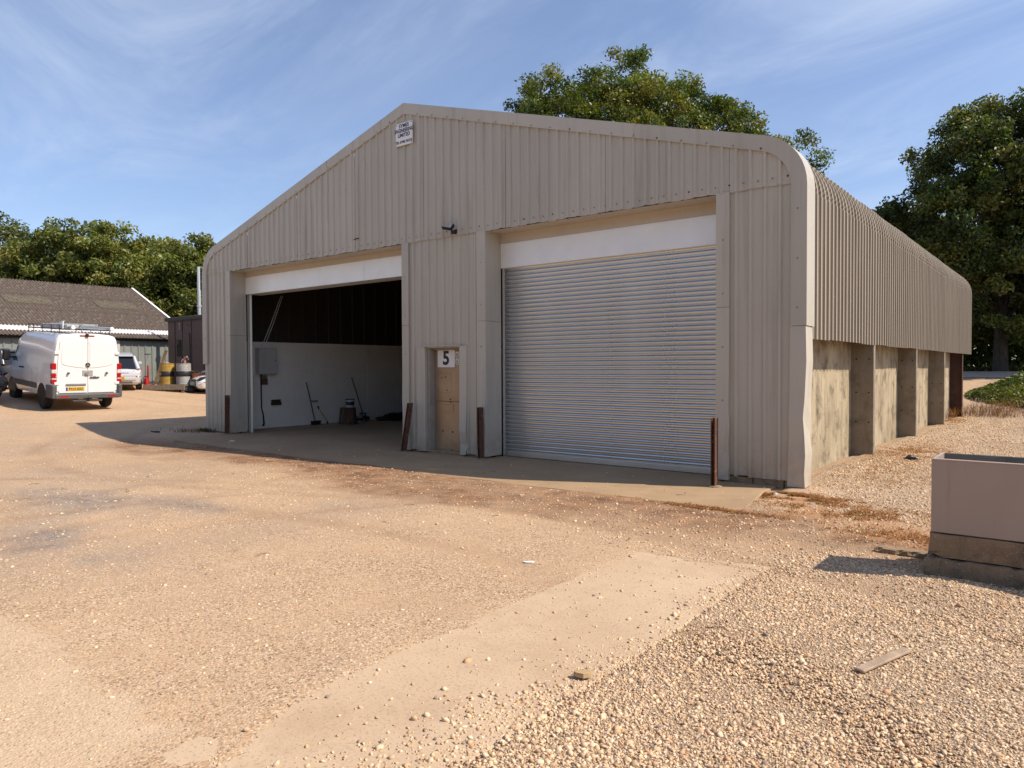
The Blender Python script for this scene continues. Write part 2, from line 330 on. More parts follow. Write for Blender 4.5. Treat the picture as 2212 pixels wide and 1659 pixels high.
def ground_material():
    t = NT('yard_ground'); a = t.attr('zone'); sp = t.new('ShaderNodeSeparateColor'); t.l.new(a.outputs['Color'], sp.inputs[0])
    gv, gr, so_ = sp.outputs[0], sp.outputs[1], sp.outputs[2]; li = a.outputs['Alpha']
    big = t.noise(0.45, 5, 0.6); mid = t.noise(3.2, 6, 0.65); fin = t.noise(70, 4, 0.7)
    v = t.vor(48); v2 = t.vor(95); 
    cellc = t.new('ShaderNodeSeparateColor'); t.l.new(v.outputs['Color'], cellc.inputs[0])
    cellc2 = t.new('ShaderNodeSeparateColor'); t.l.new(v2.outputs['Color'], cellc2.inputs[0])
    hog = t.mix(t.rng(big, 0.32, 0.68), (0.52, 0.34, 0.20), (0.61, 0.425, 0.265))
    hog = t.mix(t.rng(mid, 0.42, 0.75, 0, 0.6), hog, (0.49, 0.305, 0.175))
    # pebbles bedded in the hoggin
    peb = t.mix(cellc.outputs[0], (0.26, 0.19, 0.125), (0.66, 0.54, 0.39))
    rim = t.rng(v.outputs['Distance'], 0.34, 0.48, 1, 0)
    inp = t.math('MULTIPLY', t.rng(v.outputs['Distance'], 0.30, 0.46, 1, 0), t.rng(t.math('ADD', cellc.outputs[1], t.rng(mid, 0.3, 0.7, -0.25, 0.25)), 0.35, 0.5))
    hog = t.mix(t.math('MULTIPLY', inp, 0.8), hog, peb)
    smooth_ = t.rng(t.noise(1.3, 5, 0.6), 0.38, 0.68, 1.0, 0.25)
    gap = t.math('MULTIPLY', t.rng(v2.outputs['Distance'], 0.30, 0.62), t.rng(cellc2.outputs[1], 0.25, 0.75))
    hog = t.mix(t.math('MULTIPLY', t.math('MULTIPLY', gap, smooth_), 0.95), hog, (0.20, 0.12, 0.066))
    hog = t.mix(t.math('MULTIPLY', t.rng(cellc2.outputs[2], 0.6, 0.95), t.math('MULTIPLY', smooth_, 0.6)), hog, (0.70, 0.56, 0.40))
    hog = t.mix(t.rng(t.noise(0.9, 6, 0.65), 0.45, 0.75, 0, 0.45), hog, (0.36, 0.235, 0.14))
    hog = t.mix(t.rng(t.noise(60, 3, 0.8), 0.54, 0.66, 0, 0.6), hog, (0.21, 0.13, 0.075))
    hog = t.mix(t.math('MULTIPLY', t.math('MULTIPLY', t.rng(cellc.outputs[2], 0.74, 0.78), rim), t.math('MULTIPLY', smooth_, 0.85)), hog, (0.20, 0.125, 0.07))
    hog = t.mix(t.math('MULTIPLY', t.math('MULTIPLY', t.rng(cellc.outputs[2], 0.22, 0.18), rim), t.math('MULTIPLY', smooth_, 0.8)), hog, (0.72, 0.56, 0.39))
    grey = t.mix(t.rng(mid, 0.35, 0.65), (0.20, 0.165, 0.14), (0.32, 0.255, 0.205))
    grey = t.mix(t.math('MULTIPLY', inp, 0.75), grey, (0.6, 0.5, 0.38))
    soil = t.mix(t.rng(mid, 0.35, 0.7), (0.13, 0.066, 0.034), (0.38, 0.205, 0.105)); soil = t.mix(t.math('MULTIPLY', inp, 0.4), soil, peb)
    grav = t.mix(cellc2.outputs[0], (0.42, 0.295, 0.19), (0.70, 0.53, 0.36)); grav = t.mix(t.rng(v2.outputs['Distance'], 0.36, 0.6, 0, 0.75), grav, (0.19, 0.125, 0.075)); grav = t.mix(t.math('MULTIPLY', t.rng(cellc.outputs[2], 0.6, 0.7), rim), grav, (0.24, 0.165, 0.105)); grav = t.mix(t.math('MULTIPLY', t.rng(cellc.outputs[2], 0.3, 0.25), rim), grav, (0.76, 0.61, 0.44))
    litt = t.mix(t.rng(t.noise(38, 5, 0.75), 0.35, 0.65), (0.21, 0.075, 0.018), (0.50, 0.215, 0.06))
    z2 = t.attr('pale'); hog = t.mix(t.math('MULTIPLY', z2.outputs['Fac'], 0.6), hog, t.mix(t.rng(mid, .3, .7), (0.54, 0.405, 0.265), (0.63, 0.48, 0.325)))
    c = t.mix(gr, hog, grey); c = t.mix(so_, c, soil); c = t.mix(gv, c, grav); c = t.mix(t.math('MULTIPLY', li, 0.85), c, litt)
    c = t.mix(t.rng(fin, 0.35, 0.7, 0, 0.22), c, (0.16, 0.11, 0.07)); t.color(c); t.set(Roughness=0.95, Specular_IOR_Level=0.25)
    hgt = t.math('ADD', t.math('MULTIPLY', t.math('SUBTRACT', 0.5, v.outputs['Distance']), inp), t.math('MULTIPLY', t.math('SUBTRACT', 0.5, v2.outputs['Distance']), t.math('MULTIPLY_ADD', gv, 0.9, 0.35)))
    hgt = t.math('ADD', hgt, t.math('MULTIPLY', fin, 0.35)); t.bump(hgt, 0.6, 0.014); return t.m
gx = np.concatenate([-np.geomspace(700, 34, 16), np.arange(-33, -16, 0.4), np.arange(-16, -7, 0.16), np.arange(-7, 5, 0.06), np.geomspace(5.2, 700, 24)])
gy = np.concatenate([-np.geomspace(300, 13, 12), np.arange(-12.6, -9, 0.2), np.arange(-9, 1, 0.06), np.arange(1, 20, 0.16), np.arange(20, 34, 0.5), np.geomspace(35, 900, 16)])
X, Y = np.meshgrid(gx, gy); Z = height(X, Y); V = np.stack([X, Y, Z], -1).reshape(-1, 3)
nx, ny = len(gx), len(gy); idx = np.arange(nx * ny).reshape(ny, nx)
F = np.stack([idx[:-1, :-1], idx[:-1, 1:], idx[1:, 1:], idx[1:, :-1]], -1).reshape(-1, 4)
zn = zones(X.ravel(), Y.ravel()); MT['ground'] = ground_material()
ground = link('ground', np_mesh('ground', V, F, MT['ground'], np.stack(zn, -1), attr='zone')); tag(ground, kind='structure')
pa = ground.data.attributes.new('pale', 'FLOAT', 'POINT'); pa.data.foreach_set('value', pale_zone(X.ravel(), Y.ravel()).astype(np.float32))
ground['label'] = 'dusty tan gravel and hoggin yard'

def slab_material(name, a, b):
    t = NT(name); n = t.noise(0.8, 6, 0.6); m = t.noise(5, 5, 0.65); s = t.noise(60, 4, 0.7)
    c = t.mix(t.rng(n, 0.3, 0.7), a, b); c = t.mix(t.rng(m, 0.5, 0.75, 0, 0.4), c, [x * 0.72 for x in a])
    c = t.mix(t.rng(s, 0.54, 0.66, 0, 0.6), c, (0.2, 0.15, 0.1)); c = t.mix(t.rng(t.noise(1.7, 6, .7), .52, .72, 0, .75), c, (0.40, 0.27, 0.165)); t.color(c); t.set(Roughness=0.92, Specular_IOR_Level=0.3); t.bump(t.math('ADD', s, m), 0.3, 0.006); return t.m
MT['apron'] = slab_material('apron_concrete', (0.31, 0.205, 0.115), (0.40, 0.28, 0.165))
MT['slab'] = slab_material('slab_concrete', (0.45, 0.32, 0.205), (0.54, 0.40, 0.265))
def slab(name, poly, z1, z0, mat, label):
    n = len(poly); b = MB(); e = 0.012
    c = Vector((sum(p[0] for p in poly) / n, sum(p[1] for p in poly) / n))
    ins = [tuple(Vector(p) + (c - Vector(p)).normalized() * e * 1.6) for p in poly]
    vs = [(x, y, z0) for x, y in poly] + [(x, y, z1 - e * 0.6) for x, y in poly] + [(x, y, z1) for x, y in ins]
    fs = [(k * n + i, k * n + (i + 1) % n, (k + 1) * n + (i + 1) % n, (k + 1) * n + i) for k in (0, 1) for i in range(n)] + [tuple(range(2 * n, 3 * n))]
    b.add(vs, fs); o = b.build(name, mat); tag(o, label, kind='structure'); return o
def wob(p, q, n, a, sd):
    r = random.Random(sd); p = Vector(p); q = Vector(q); nrm = Vector((-(q - p).y, (q - p).x)).normalized()
    return [tuple(p.lerp(q, i / n) + nrm * (r.uniform(-a, a) if 0 < i else 0)) for i in range(n)]
slab('concrete_apron', wob((-13.9, -1.1), (-13.3, -1.75), 3, .04, 1) + wob((-13.3, -1.75), (-6, -1.93), 30, .03, 2) + wob((-6, -1.93), (-0.08, -1.96), 30, .018, 3)
     + wob((-0.08, -1.96), (-0.34, -0.5), 6, .012, 4) + [(-0.34, -0.5), (-0.34, 0.395), (-13.9, 0.395)], 0.0, -0.25, MT['apron'], 'concrete apron before the doors')
slab('workshop_floor', [(-14.9, 0.405), (-0.3, 0.405), (-0.3, 16.5), (-14.9, 16.5)], 0.0, -0.25, MT['apron'], 'concrete floor inside the workshop')
slab('concrete_slab', [(-0.15, -12.5), (0.94, -12.5)] + wob((0.94, -12.5), (0.95, -4.0), 40, .01, 6) + wob((0.95, -4.0), (0.35, -4.12), 6, .03, 7) + wob((0.35, -4.12), (-0.16, -4.16), 5, .02, 8) + wob((-0.16, -4.16), (-0.15, -12.45), 70, .012, 9),
     -0.002, -0.2, MT['slab'], 'pale concrete strip in the foreground')
# --- loose pebbles: every stone is real geometry
phi = (1 + 5 ** .5) / 2
ICO = np.array([(-1, phi, 0), (1, phi, 0), (-1, -phi, 0), (1, -phi, 0), (0, -1, phi), (0, 1, phi), (0, -1, -phi), (0, 1, -phi), (phi, 0, -1), (phi, 0, 1), (-phi, 0, -1), (-phi, 0, 1)]) / math.hypot(1, phi)
ICF = np.array([(0, 11, 5), (0, 5, 1), (0, 1, 7), (0, 7, 10), (0, 10, 11), (1, 5, 9), (5, 11, 4), (11, 10, 2), (10, 7, 6), (7, 1, 8), (3, 9, 4), (3, 4, 2), (3, 2, 6), (3, 6, 8), (3, 8, 9), (4, 9, 5), (2, 4, 11), (6, 2, 10), (8, 6, 7), (9, 8, 1)])
def rotmats(n, g, tilt=0.5):
    a = g.random(n) * 2 * np.pi; b = g.normal(0, tilt, n); c = g.normal(0, tilt, n)
    ca, sa, cb, sb, cc, sn = np.cos(a), np.sin(a), np.cos(b), np.sin(b), np.cos(c), np.sin(c); o = np.zeros(n); l = np.ones(n)
    Rz = np.stack([ca, -sa, o, sa, ca, o, o, o, l], -1).reshape(n, 3, 3); Rx = np.stack([l, o, o, o, cb, -sb, o, sb, cb], -1).reshape(n, 3, 3); Ry = np.stack([cc, o, sn, o, l, o, -sn, o, cc], -1).reshape(n, 3, 3)
    return Rz @ Rx @ Ry
PAL = np.array([1.14, 1.02, 0.9]) * np.array([(0.60, 0.48, 0.33), (0.68, 0.56, 0.40), (0.52, 0.40, 0.27), (0.46, 0.33, 0.215), (0.70, 0.59, 0.44), (0.42, 0.31, 0.215), (0.50, 0.32, 0.18), (0.25, 0.21, 0.19), (0.60, 0.46, 0.34)])
PW = np.array([.2, .17, .18, .13, .1, .08, .05, .035, .055]); PW = PW / PW.sum()
OCT = np.array([(1, 0, 0), (-1, 0, 0), (0, 1, 0), (0, -1, 0), (0, 0, 1), (0, 0, -1)], float) * 1.12
OCF = np.array([(0, 2, 4), (2, 1, 4), (1, 3, 4), (3, 0, 4), (2, 0, 5), (1, 2, 5), (3, 1, 5), (0, 3, 5)])
def stones(x, y, size, sink, g, dark=0.0, tilt=0.5, zoff=None):
    big = (size > .0125) | (g.random(len(x)) < .12); z = height(x, y) if zoff is None else zoff
    return [stones_(x[m], y[m], size[m], sink, g, dark, tilt, z[m], b_, f_0) for m, b_, f_0 in ((big, ICO, ICF), (~big, OCT, OCF))]
def stones_(x, y, size, sink, g, dark, tilt, z, BV, BF):
    k = len(BV); n = len(x); size = np.minimum(size, .023); sx = size * g.uniform(.8, 1.35, n); sy = size * g.uniform(.6, 1.0, n); sz = size * g.uniform(.36, .62, n)
    base = BV[None] * (1 + g.normal(0, .15 if k > 6 else .2, (n, k, 1))); base = base * np.stack([sx, sy, sz], -1)[:, None]
    v = np.einsum('nij,nkj->nki', rotmats(n, g, tilt), base)
    v = v + np.stack([x, y, z + sz * sink], -1)[:, None]
    c = PAL[g.choice(len(PAL), n, p=PW)] * g.uniform(.82, 1.12, (n, 1)) * (1 - dark)
    cc = np.concatenate([np.repeat(c, k, 0), np.ones((n * k, 1))], 1)
    f = (BF[None] + k * np.arange(n)[:, None, None]).reshape(-1, 3)
    return v.reshape(-1, 3), f, cc
def stone_mat():
    t = NT('pebbles'); a = t.attr(); n = t.noise(120, 4, 0.6); t.color(t.mix(t.rng(n, 0.35, 0.7, 0, 0.35), a.outputs['Color'], (0.3, 0.21, 0.14))); t.set(Roughness=0.8, Specular_IOR_Level=0.3); return t.m
MT['stone'] = stone_mat()
def cam_cut(x, y, m=0.35):   # keep what the camera could see, with a wide margin
    dx, dy = x - 2.902, y + 9.899; d = dx * f_.x + dy * f_.y; l = dx * r_.x + dy * r_.y
    return (d > 1.9) & (np.abs(l) < d * 0.706 + 0.9 + m)
g = np.random.default_rng(11)
parts = []
def scatter(n, x0, x1, y0, y1, keep, size, sink, tilt=.5, zoff=None, dark=0):
    x = g.uniform(x0, x1, n); y = g.uniform(y0, y1, n); k = keep(x, y) & cam_cut(x, y) ; x, y = x[k], y[k]
    s = size(len(x)); parts.extend(stones(x, y, s, sink, g, dark, tilt, None if zoff is None else np.maximum(height(x, y), zoff)))
def gravel_at(x, y):   # drifts of stone with thinner, finer stretches between
    return g.random(len(x)) < zones(x, y)[0] ** 1.3 * (0.5 + 0.5 * sstep(.36, .56, fbm(x * .8 + 13, y * 1.1 + 3)))
scatter(150000, 0.3, 4.3, -8.3, -2.9, gravel_at, lambda n: g.lognormal(-4.93, .38, n), .08, zoff=-.004)
scatter(40000, -0.4, 6.5, -2.0, 8.0, lambda x, y: gravel_at(x, y) & ~((x < -.0) & (y > .2)), lambda n: g.lognormal(-4.35, .32, n), .15)
scatter(9000, -0.3, 8, 8.0, 17.0, lambda x, y: gravel_at(x, y) & (x > 0.02), lambda n: g.lognormal(-3.8, .3, n), .2)
scatter(7000, -1.2, 1.3, -9, -6.9, lambda x, y: g.random(len(x)) < sstep(.1, .8, x + .9 * (fbm(x * 1.5, y * 1.5) - .5) + .5 * sstep(-7.3, -8.6, y) - .4), lambda n: g.lognormal(-4.7, .42, n), .15, zoff=-.002)
# bedded pebbles in the hoggin, and stray stones lying about
scatter(13500, -9, .6, -9.0, -2.0, lambda x, y: (g.random(len(x)) < .55 + .0 * x) & ~((x > -.17) & (y < -4.1)) , lambda n: g.lognormal(-4.9, .4, n), -.05, .2)
scatter(2600, -16, 3, -8, -2.0, lambda x, y: ~((x > -.17) & (x < 1) & (y < -4.1)), lambda n: g.lognormal(-4.8, .4, n), .1)
scatter(7000, -3, 2.6, -4.2, -1.0, lambda x, y: (g.random(len(x)) < .25 + .75 * sstep(-1.5, .8, x)) & ~((x < -.06) & (y > -2.0)), lambda n: g.lognormal(-4.75, .42, n), .1)
scatter(700, -.15, 1.0, -9.5, -4.2, lambda x, y: x > -.15, lambda n: g.lognormal(-5.0, .5, n), .3, zoff=-.002)
scatter(200, -13, -.3, -1.9, -.1, lambda x, y: g.random(len(x)) < .8, lambda n: g.lognormal(-4.7, .35, n), .3, zoff=.001)
Vs, Fs, Cs, o_ = [], [], [], 0
for v, f, c in parts: Vs.append(v); Fs.append(f + o_); Cs.append(c); o_ += len(v)
gravel = link('gravel', np_mesh('gravel', np.concatenate(Vs), np.concatenate(Fs), MT['stone'], np.concatenate(Cs), smooth=False))
tag(gravel, 'loose tan and grey pebbles strewn over the yard', 'gravel', kind='stuff')
# ------------------------------------------------------------------ workshop
SL = 0.289; ZR = 6.70; XC = -7.5
shed = empty('workshop', (-7.5, 0, 0))
tag(shed, 'large grey clad workshop with two big doorways and curved eaves', 'workshop')
def W(o, sub=None):   # parent keeping world coordinates
    o.parent = sub if sub else shed
    o.location = o.location - (Vector((-7.5, 0, 0)) if not sub else Vector((0, 0, 0))); return o
def rake(x): return ZR - SL * abs(x - XC)
rnd = random.Random(3)
def rib_sheet(x0, x1, zb, zt, y, hgt=0.030, crown=0.030, base=0.062, pitch=0.2, off=0.1, cuts=()):
    xs = [(x0, 0.0)]; k = math.ceil((x0 - off) / pitch)
    while True:
        c = off + k * pitch
        if c > x1: break
        for dx, h in ((-base / 2, 0), (-crown / 2, hgt), (crown / 2, hgt), (base / 2, 0)):
            if x0 < c + dx < x1: xs.append((c + dx, h))
        k += 1
    xs.append((x1, 0.0)); b = MB()
    if zt(x0) != zt(x1) and x0 < XC < x1: xs.append((XC, 0.0)); xs.sort()
    nz = 7; vs = []
    for i in range(nz):
        for x, h in xs:
            z = zb(x) + (zt(x) - zb(x)) * i / (nz - 1); vs.append((x, y - h, z))
    n = len(xs); b.add(vs, [(i * n + j, i * n + j + 1, (i + 1) * n + j + 1, (i + 1) * n + j) for i in range(nz - 1) for j in range(n - 1)])
    return b
def wavy(z, a, sd):
    r = random.Random(sd); ph = r.uniform(0, 6); return lambda x: z + a * math.sin(x * 9 + ph) * 0.5
for k in range(15):
    x0 = -15 + k; s = rib_sheet(x0 + 0.001, x0 + 0.999, wavy(4.05, 0.012, k), lambda x: rake(x) - 0.12, -0.016 - 0.005 * (k % 2))
    if k in (0, 14):   # rounded eave corners: sheet kept below the curve
        s = rib_sheet(x0 + 0.001, x0 + 0.999, wavy(4.05, 0.01, k), lambda x: min(rake(x) - 0.12, 4.15 + 0.55 * math.sqrt(max(0, 1 - ((0.62 - min(0.62, max(0.0, 7.5 - abs(x - XC) - 0.02))) / 0.62) ** 2))), -0.016 - 0.005 * (k % 2))
    W(s.build('gable_sheet', MT['clad']))
low = lambda z0: (lambda x: z0)
def lower(x0, x1, z0=0.06, z1=4.12): W(rib_sheet(x0, x1, low(z0), low(z1), 0.0).build('wall_sheet', MT['clad']))
lower(-14.98, -13.95, 0.03); lower(-7.42, -6.96, 0.05); lower(-6.958, -5.96, 2.0); lower(-5.958, -5.64, 0.05); lower(-1.0, -0.14, 0.09)
# --- screws in rows
sm = MB(); sm.lathe([(0.014, 0), (0.014, 0.002), (0.008, 0.003), (0.007, 0.008), (0.003, 0.009)], 8, M=Matrix.Rotation(R(90), 4, 'X')); sm = sm.mesh('screw', MT['screw'], 40)
def screw(x, y, z, side=False):
    o = link('screw', sm, None, (x, y, z)); W(o)
    if side: o.rotation_euler = (0, 0, R(90))
for k in range(74):
    x = -14.8 + 0.2 * k
    screw(x, -0.022, 4.15 + 0.004 * math.sin(k * 2.1))
for x in (-7.3, -7.1, -6.9, -6.7, -6.5, -6.3, -6.1, -5.9, -5.7): screw(x - .002, -0.001, 2.27)
for z in (0.52, 1.95):
    for x in (-0.9, -0.7, -0.5, -0.3): screw(x, -0.001, z)
for x in (-14.8, -14.6, -14.4, -14.2): screw(x, -0.001, 2.3); screw(x, -0.001, 0.5)
for z in (0.4, 1.15, 1.9, 2.65, 3.4): screw(-13.86, -0.046, z); screw(-7.5, -0.046, z); screw(-5.55, -0.046, z + .1); screw(-1.08, -0.046, z)
# --- flashings
def offset_path(d, side, n=9):   # outline of one half of the roof: wall foot to ridge, moved in by d (from a line 0.06 outside)
    rr = 0.76; T = rr * math.tan((math.pi / 2 - math.atan(SL)) / 2); a0 = math.atan(SL)
    ze = ZR + 0.06 / math.cos(a0) - SL * 7.56 + 0.0
    zc = ze - T; xc = 7.56 - rr; r = max(0.06, rr - d); cx, cz = xc, zc
    pts = [(7.56 - d, 0.0), (7.56 - d, zc)]
    for i in range(1, n + 1):
        a = (math.pi / 2 - a0) * i / n; pts.append((cx + (rr - d) * math.cos(a), cz + (rr - d) * math.sin(a)))
    pts.append((0, ZR + 0.06 / math.cos(a0) - d / math.cos(a0)))
    return [(XC + side * x, z) for x, z in pts]
def strip(name, po, pi, y0=-0.055, ydeep=0.30, mat=None, crumple=0, sd=0):
    b = MB(); n = len(po); r = random.Random(sd); J = [r.uniform(-crumple, crumple) for _ in range(4 * n)]
    vs = []
    for i in range(n):
        (xo, zo), (xi, zi) = po[i], pi[i]; j = J[4 * i]
        vs += [(xi + J[4 * i + 1] * .4, y0 + 0.045, zi), (xi + J[4 * i + 1] * .4, y0 + j, zi), (xo + J[4 * i + 2], y0 + j * .3, zo), (xo + J[4 * i + 3], ydeep, zo)]
    fs = [(i * 4 + k, i * 4 + k + 1, i * 4 + 5 + k, i * 4 + 4 + k) for i in range(n - 1) for k in range(3)]
    b.add(vs, fs); return W(b.build(name, mat or MT['clad_flash']))
for sd in (1, -1):
    po, pi = offset_path(0, sd), offset_path(0.205, sd)
    pi = [(x + (0.0), z) for x, z in pi]
    def lerp2(p, q, t): return (p[0] + (q[0] - p[0]) * t, p[1] + (q[1] - p[1]) * t)
    # upper upright and curved corner
    zb = 2.16 if sd == 1 else 1.75
    strip('eave_flashing', [(po[0][0], zb)] + po[1:11] + [lerp2(po[10], po[11], .03)], [(pi[0][0], zb)] + pi[1:11] + [lerp2(pi[10], pi[11], .03)])
    for a, e, i in ((0.0302, 0.28, 0), (0.2803, 0.66, 1), (0.6603, 1.0, 2)):
        yo = -0.055 - 0.003 * (i % 2)
        strip('verge_flashing', [lerp2(po[10], po[11], a), lerp2(po[10], po[11], e)], [lerp2(pi[10], pi[11], a), lerp2(pi[10], pi[11], e)], yo)
    for z in (2.4, 3.05, 3.7): screw(po[0][0] - sd * .12, -0.057, z)
    for t in [i / 18 for i in range(18)]:
        q = lerp2(pi[10], pi[11], t); screw(q[0], -0.060, q[1] + .03)
# lower right corner flashing, knocked about and splayed at the foot
zs = [2.155, 1.7, 1.2, 0.95, 0.7, 0.45, 0.2, 0.02]
strip('corner_flashing', [(0.05 - .03 * i / 7 + (.0, .004, -.006, -.014, -.004, .014, .008, .026)[i], z) for i, z in enumerate(zs)], [(-0.146 - 0.012 * i / 7 * 3, z) for i, z in enumerate(zs)], -0.045, 0.26, crumple=.011, sd=4)
strip('corner_flashing', [(-15.01, z) for z in (1.74, .9, .02)], [(-14.93, z) for z in (1.74, .9, .02)], -0.02, 0.2)
def jamb(x_edge, w, sgn, z1=4.06, z0=0.03, depth=0.40, sd=0, damaged=0.0):
    """front strip w wide plus the reveal running back into the doorway; sgn: side of the opening the jamb stands on (-1 left)"""
    r = random.Random(sd); zz = [z1, 2.46, 2.455, 1.5, 1.0, .75, .5, .25, z0]
    for name, seg in (('jamb_flashing', zz[:2]), ('jamb_flashing', zz[2:])):
        b = MB(); vs = []
        for i, z in enumerate(seg):
            c = damaged if z < 1.1 else 0
            e = x_edge + r.uniform(-c, c) * .6; vs += [(x_edge + sgn * w, -0.004, z), (x_edge + sgn * w + r.uniform(-c, c), -0.045, z), (e, -0.045 - r.uniform(0, c), z), (e, depth * .5 + 0, z), (x_edge, depth, z)]
        b.add(vs, [(i * 5 + k, i * 5 + k + 1, i * 5 + 6 + k, i * 5 + 5 + k) for i in range(len(seg) - 1) for k in range(4)]); W(b.build(name, MT['clad_flash']))
jamb(-13.76, 0.21, -1, sd=1, damaged=.03); jamb(-7.59, 0.18, 1, sd=2, damaged=.012); jamb(-5.45, 0.205, -1, sd=3, damaged=.028); jamb(-1.18, 0.19, 1, sd=4, damaged=.016)
for z0, x in ((0.13, -13.76), (0.12, -1.12)): pass
# --- doorway heads: soffit, fascia, galvanised hood
MT['soffit'] = cladding('soffit_sheet', (0.55, 0.50, 0.43), 0.12)
for (a, b_, zt, zb, nh) in ((-13.76, -7.59, 3.93, 3.50, 3), (-5.45, -1.18, 3.87, 3.425, 1)):
    m = MB(); m.quad((a, -0.01, 4.045), (b_, -0.01, 4.045), (b_, 0.40, 4.045), (a, 0.40, 4.045)); m.quad((a, 0.40, 4.045), (b_, 0.40, 4.045), (b_, 0.40, zt - .02), (a, 0.40, zt - .02)); W(m.build('soffit', MT['soffit']))
    ed = [a] + ([a + 3.0, a + 4.55] if nh == 3 else []) + [b_]
    for i in range(len(ed) - 1):
        m = MB(); m.bbox((ed[i] + .003, 0.385 - .002 * (i % 2), zb), (ed[i + 1] - .003, 0.78, zt), .006); W(m.build('shutter_hood', MT['hood']))
    m = MB()   # wall above the hood, inside
    m.box((a, 0.79, zb), (b_, 0.82, 5.0)); W(m.build('head_lining', MT['liner']))
    for x, s in ((a, 1), (b_, -1)):
        m = MB(); m.box((x, 0.42, 0), (x + s * 0.02, 0.52, zb)); m.box((x, 0.42, 0), (x + s * 0.07, 0.425, zb)); m.box((x, 0.515, 0), (x + s * 0.07, 0.52, zb)); W(m.build('shutter_guide', MT['galv']))
# --- roller shutter of separate curved slats
sh = empty('roller_shutter'); W(sh); sh.location = (7.5 - 7.5 + 0, 0, 0); sh.location = (0, 0, 0)
a, b_ = -5.45 + 0.03 + 7.5, -1.18 - 0.03 + 7.5
pit = 0.0745; b = MB(); prof = []
for t, y in [(0, .020), (.30, .020), (.31, .004), (.33, -.008)] + [(.34 + .66 * i / 12, -.008 - .010 * math.sin(math.pi * i / 12) + .026 * (i / 12) ** 2.2) for i in range(13)]:
    prof.append((y, t * pit))
n = len(prof); b.add([(x, y, z) for x in (a, b_) for y, z in prof], [(i, i + 1, n + i + 1, n + i) for i in range(n - 1)]); slat = b.mesh('slat', MT['shutter'], 60)
ns = int((3.43 - 0.10) / pit) + 1
for i in range(ns): link('slat', slat, sh, (0, 0.472 + rnd.uniform(-.0012, .0012), 0.10 + i * pit))
m = MB(); m.bbox((a, 0.455, 0.008), (b_, 0.492, 0.10), .006); m.build('bottom_rail', MT['galv'], sh)
# --- personnel door
MT['door'] = None
t = NT('old_door_paint'); n_ = t.noise(2.0, 5, .6); s_ = t.noise(7, 6, .7)
c_ = t.mix(t.rng(n_, .35, .65), (0.36, 0.25, 0.145), (0.42, 0.31, 0.20)); c_ = t.mix(t.rng(s_, .55, .8, 0, .5), c_, (0.22, 0.15, 0.095)); t.color(c_); t.set(Roughness=.34, Metallic=.35); t.bump(s_, .05, .01); MT['door'] = t.m
door = empty('personnel_door'); W(door); door.location = (7.5, 0, 0); door.location = (0, 0, 0)
q = 7.5
m = MB(); m.bbox((-6.90 + q, 0.165, 0.03), (-6.08 + q, 0.205, 0.985), .004); m.build('lower_leaf', MT['door'], door)
m = MB(); m.bbox((-6.90 + q, 0.163, 0.99), (-6.08 + q, 0.205, 1.955), .004); m.build('upper_leaf', MT['door'], door)
m = MB(); m.bbox((-6.74 + q, 0.157, 0.80), (-6.42 + q, 0.166, 0.93), .003); m.build('letter_plate', MT['door'], door)
m = MB(); m.bbox((-6.80 + q, 0.157, 1.16), (-6.48 + q, 0.164, 1.52), .003); m.build('repair_plate', MT['door'], door)
for x, z in ((-6.5, .98), (-6.5, 1.03), (-6.72, 1.44), (-6.62, 1.45), (-6.58, 1.2), (-6.7, .42), (-6.45, .41), (-6.45, .06)):
    m = MB(); m.lathe([(.016, 0), (.013, .01), (.004, .011)], 8, M=Matrix.Translation((x + q, .1625, z)) @ Matrix.Rotation(R(90), 4, 'X')); m.build('bolt', MT['rust'], door)
m = MB(); m.box((-6.965 + q, 0.02, 0.02), (-6.905 + q, 0.20, 2.0)); m.box((-6.904 + q, 0.10, 1.958), (-6.078 + q, 0.20, 2.0)); m.build('door_frame', flat('worn_grey_frame', (0.33, 0.295, 0.25), .6, var=.12, ns=7), door)
m = MB(); vs = []
for z, dx, dy in ((2.03, 0, 0), (1.2, 0, 0), (.45, -.02, -.01), (.22, .0, .02), (.03, -.04, 0)): vs += [(-6.082 + q, 0.16, z), (-6.082 + q, -0.045 + dy, z), (-5.90 + q + dx, -0.05 + dy, z), (-5.90 + q + dx, -0.004, z)]
m.add(vs, [(i * 4 + k, i * 4 + k + 1, i * 4 + 5 + k, i * 4 + 4 + k) for i in range(4) for k in range(3)]); m.build('door_flashing', MT['clad_flash'], door)
m = MB(); vs = []
for z, dx, dy in ((2.02, 0, 0), (1.2, 0, 0), (.6, 0, -.006), (.3, .015, -.012), (.03, 0, 0)): vs += [(-7.178 + q, -0.004, z), (-7.178 + q, -0.045 + dy, z), (-6.967 + q + dx, -0.045 + dy, z), (-6.967 + q, 0.16, z)]
m.add(vs, [(i * 4 + k, i * 4 + k + 1, i * 4 + 5 + k, i * 4 + 4 + k) for i in range(4) for k in range(3)]); m.build('door_flashing', MT['clad_flash'], door)
m = MB(); m.box((-7.02 + q, -0.07, 2.03), (-6.05 + q, -0.032, 2.05)); m.build('drip_strip', MT['clad_flash'], door)
m = MB(); m.bbox((-6.82 + q, 0.150, 1.635), (-6.37 + q, 0.1605, 1.96), .002); pl = m.build('number_sign', MT['white'], door)
text('numeral', '5', 0.36, MT['dark'], pl, (-6.595 + q, 0.149, 1.80), bold=.012)
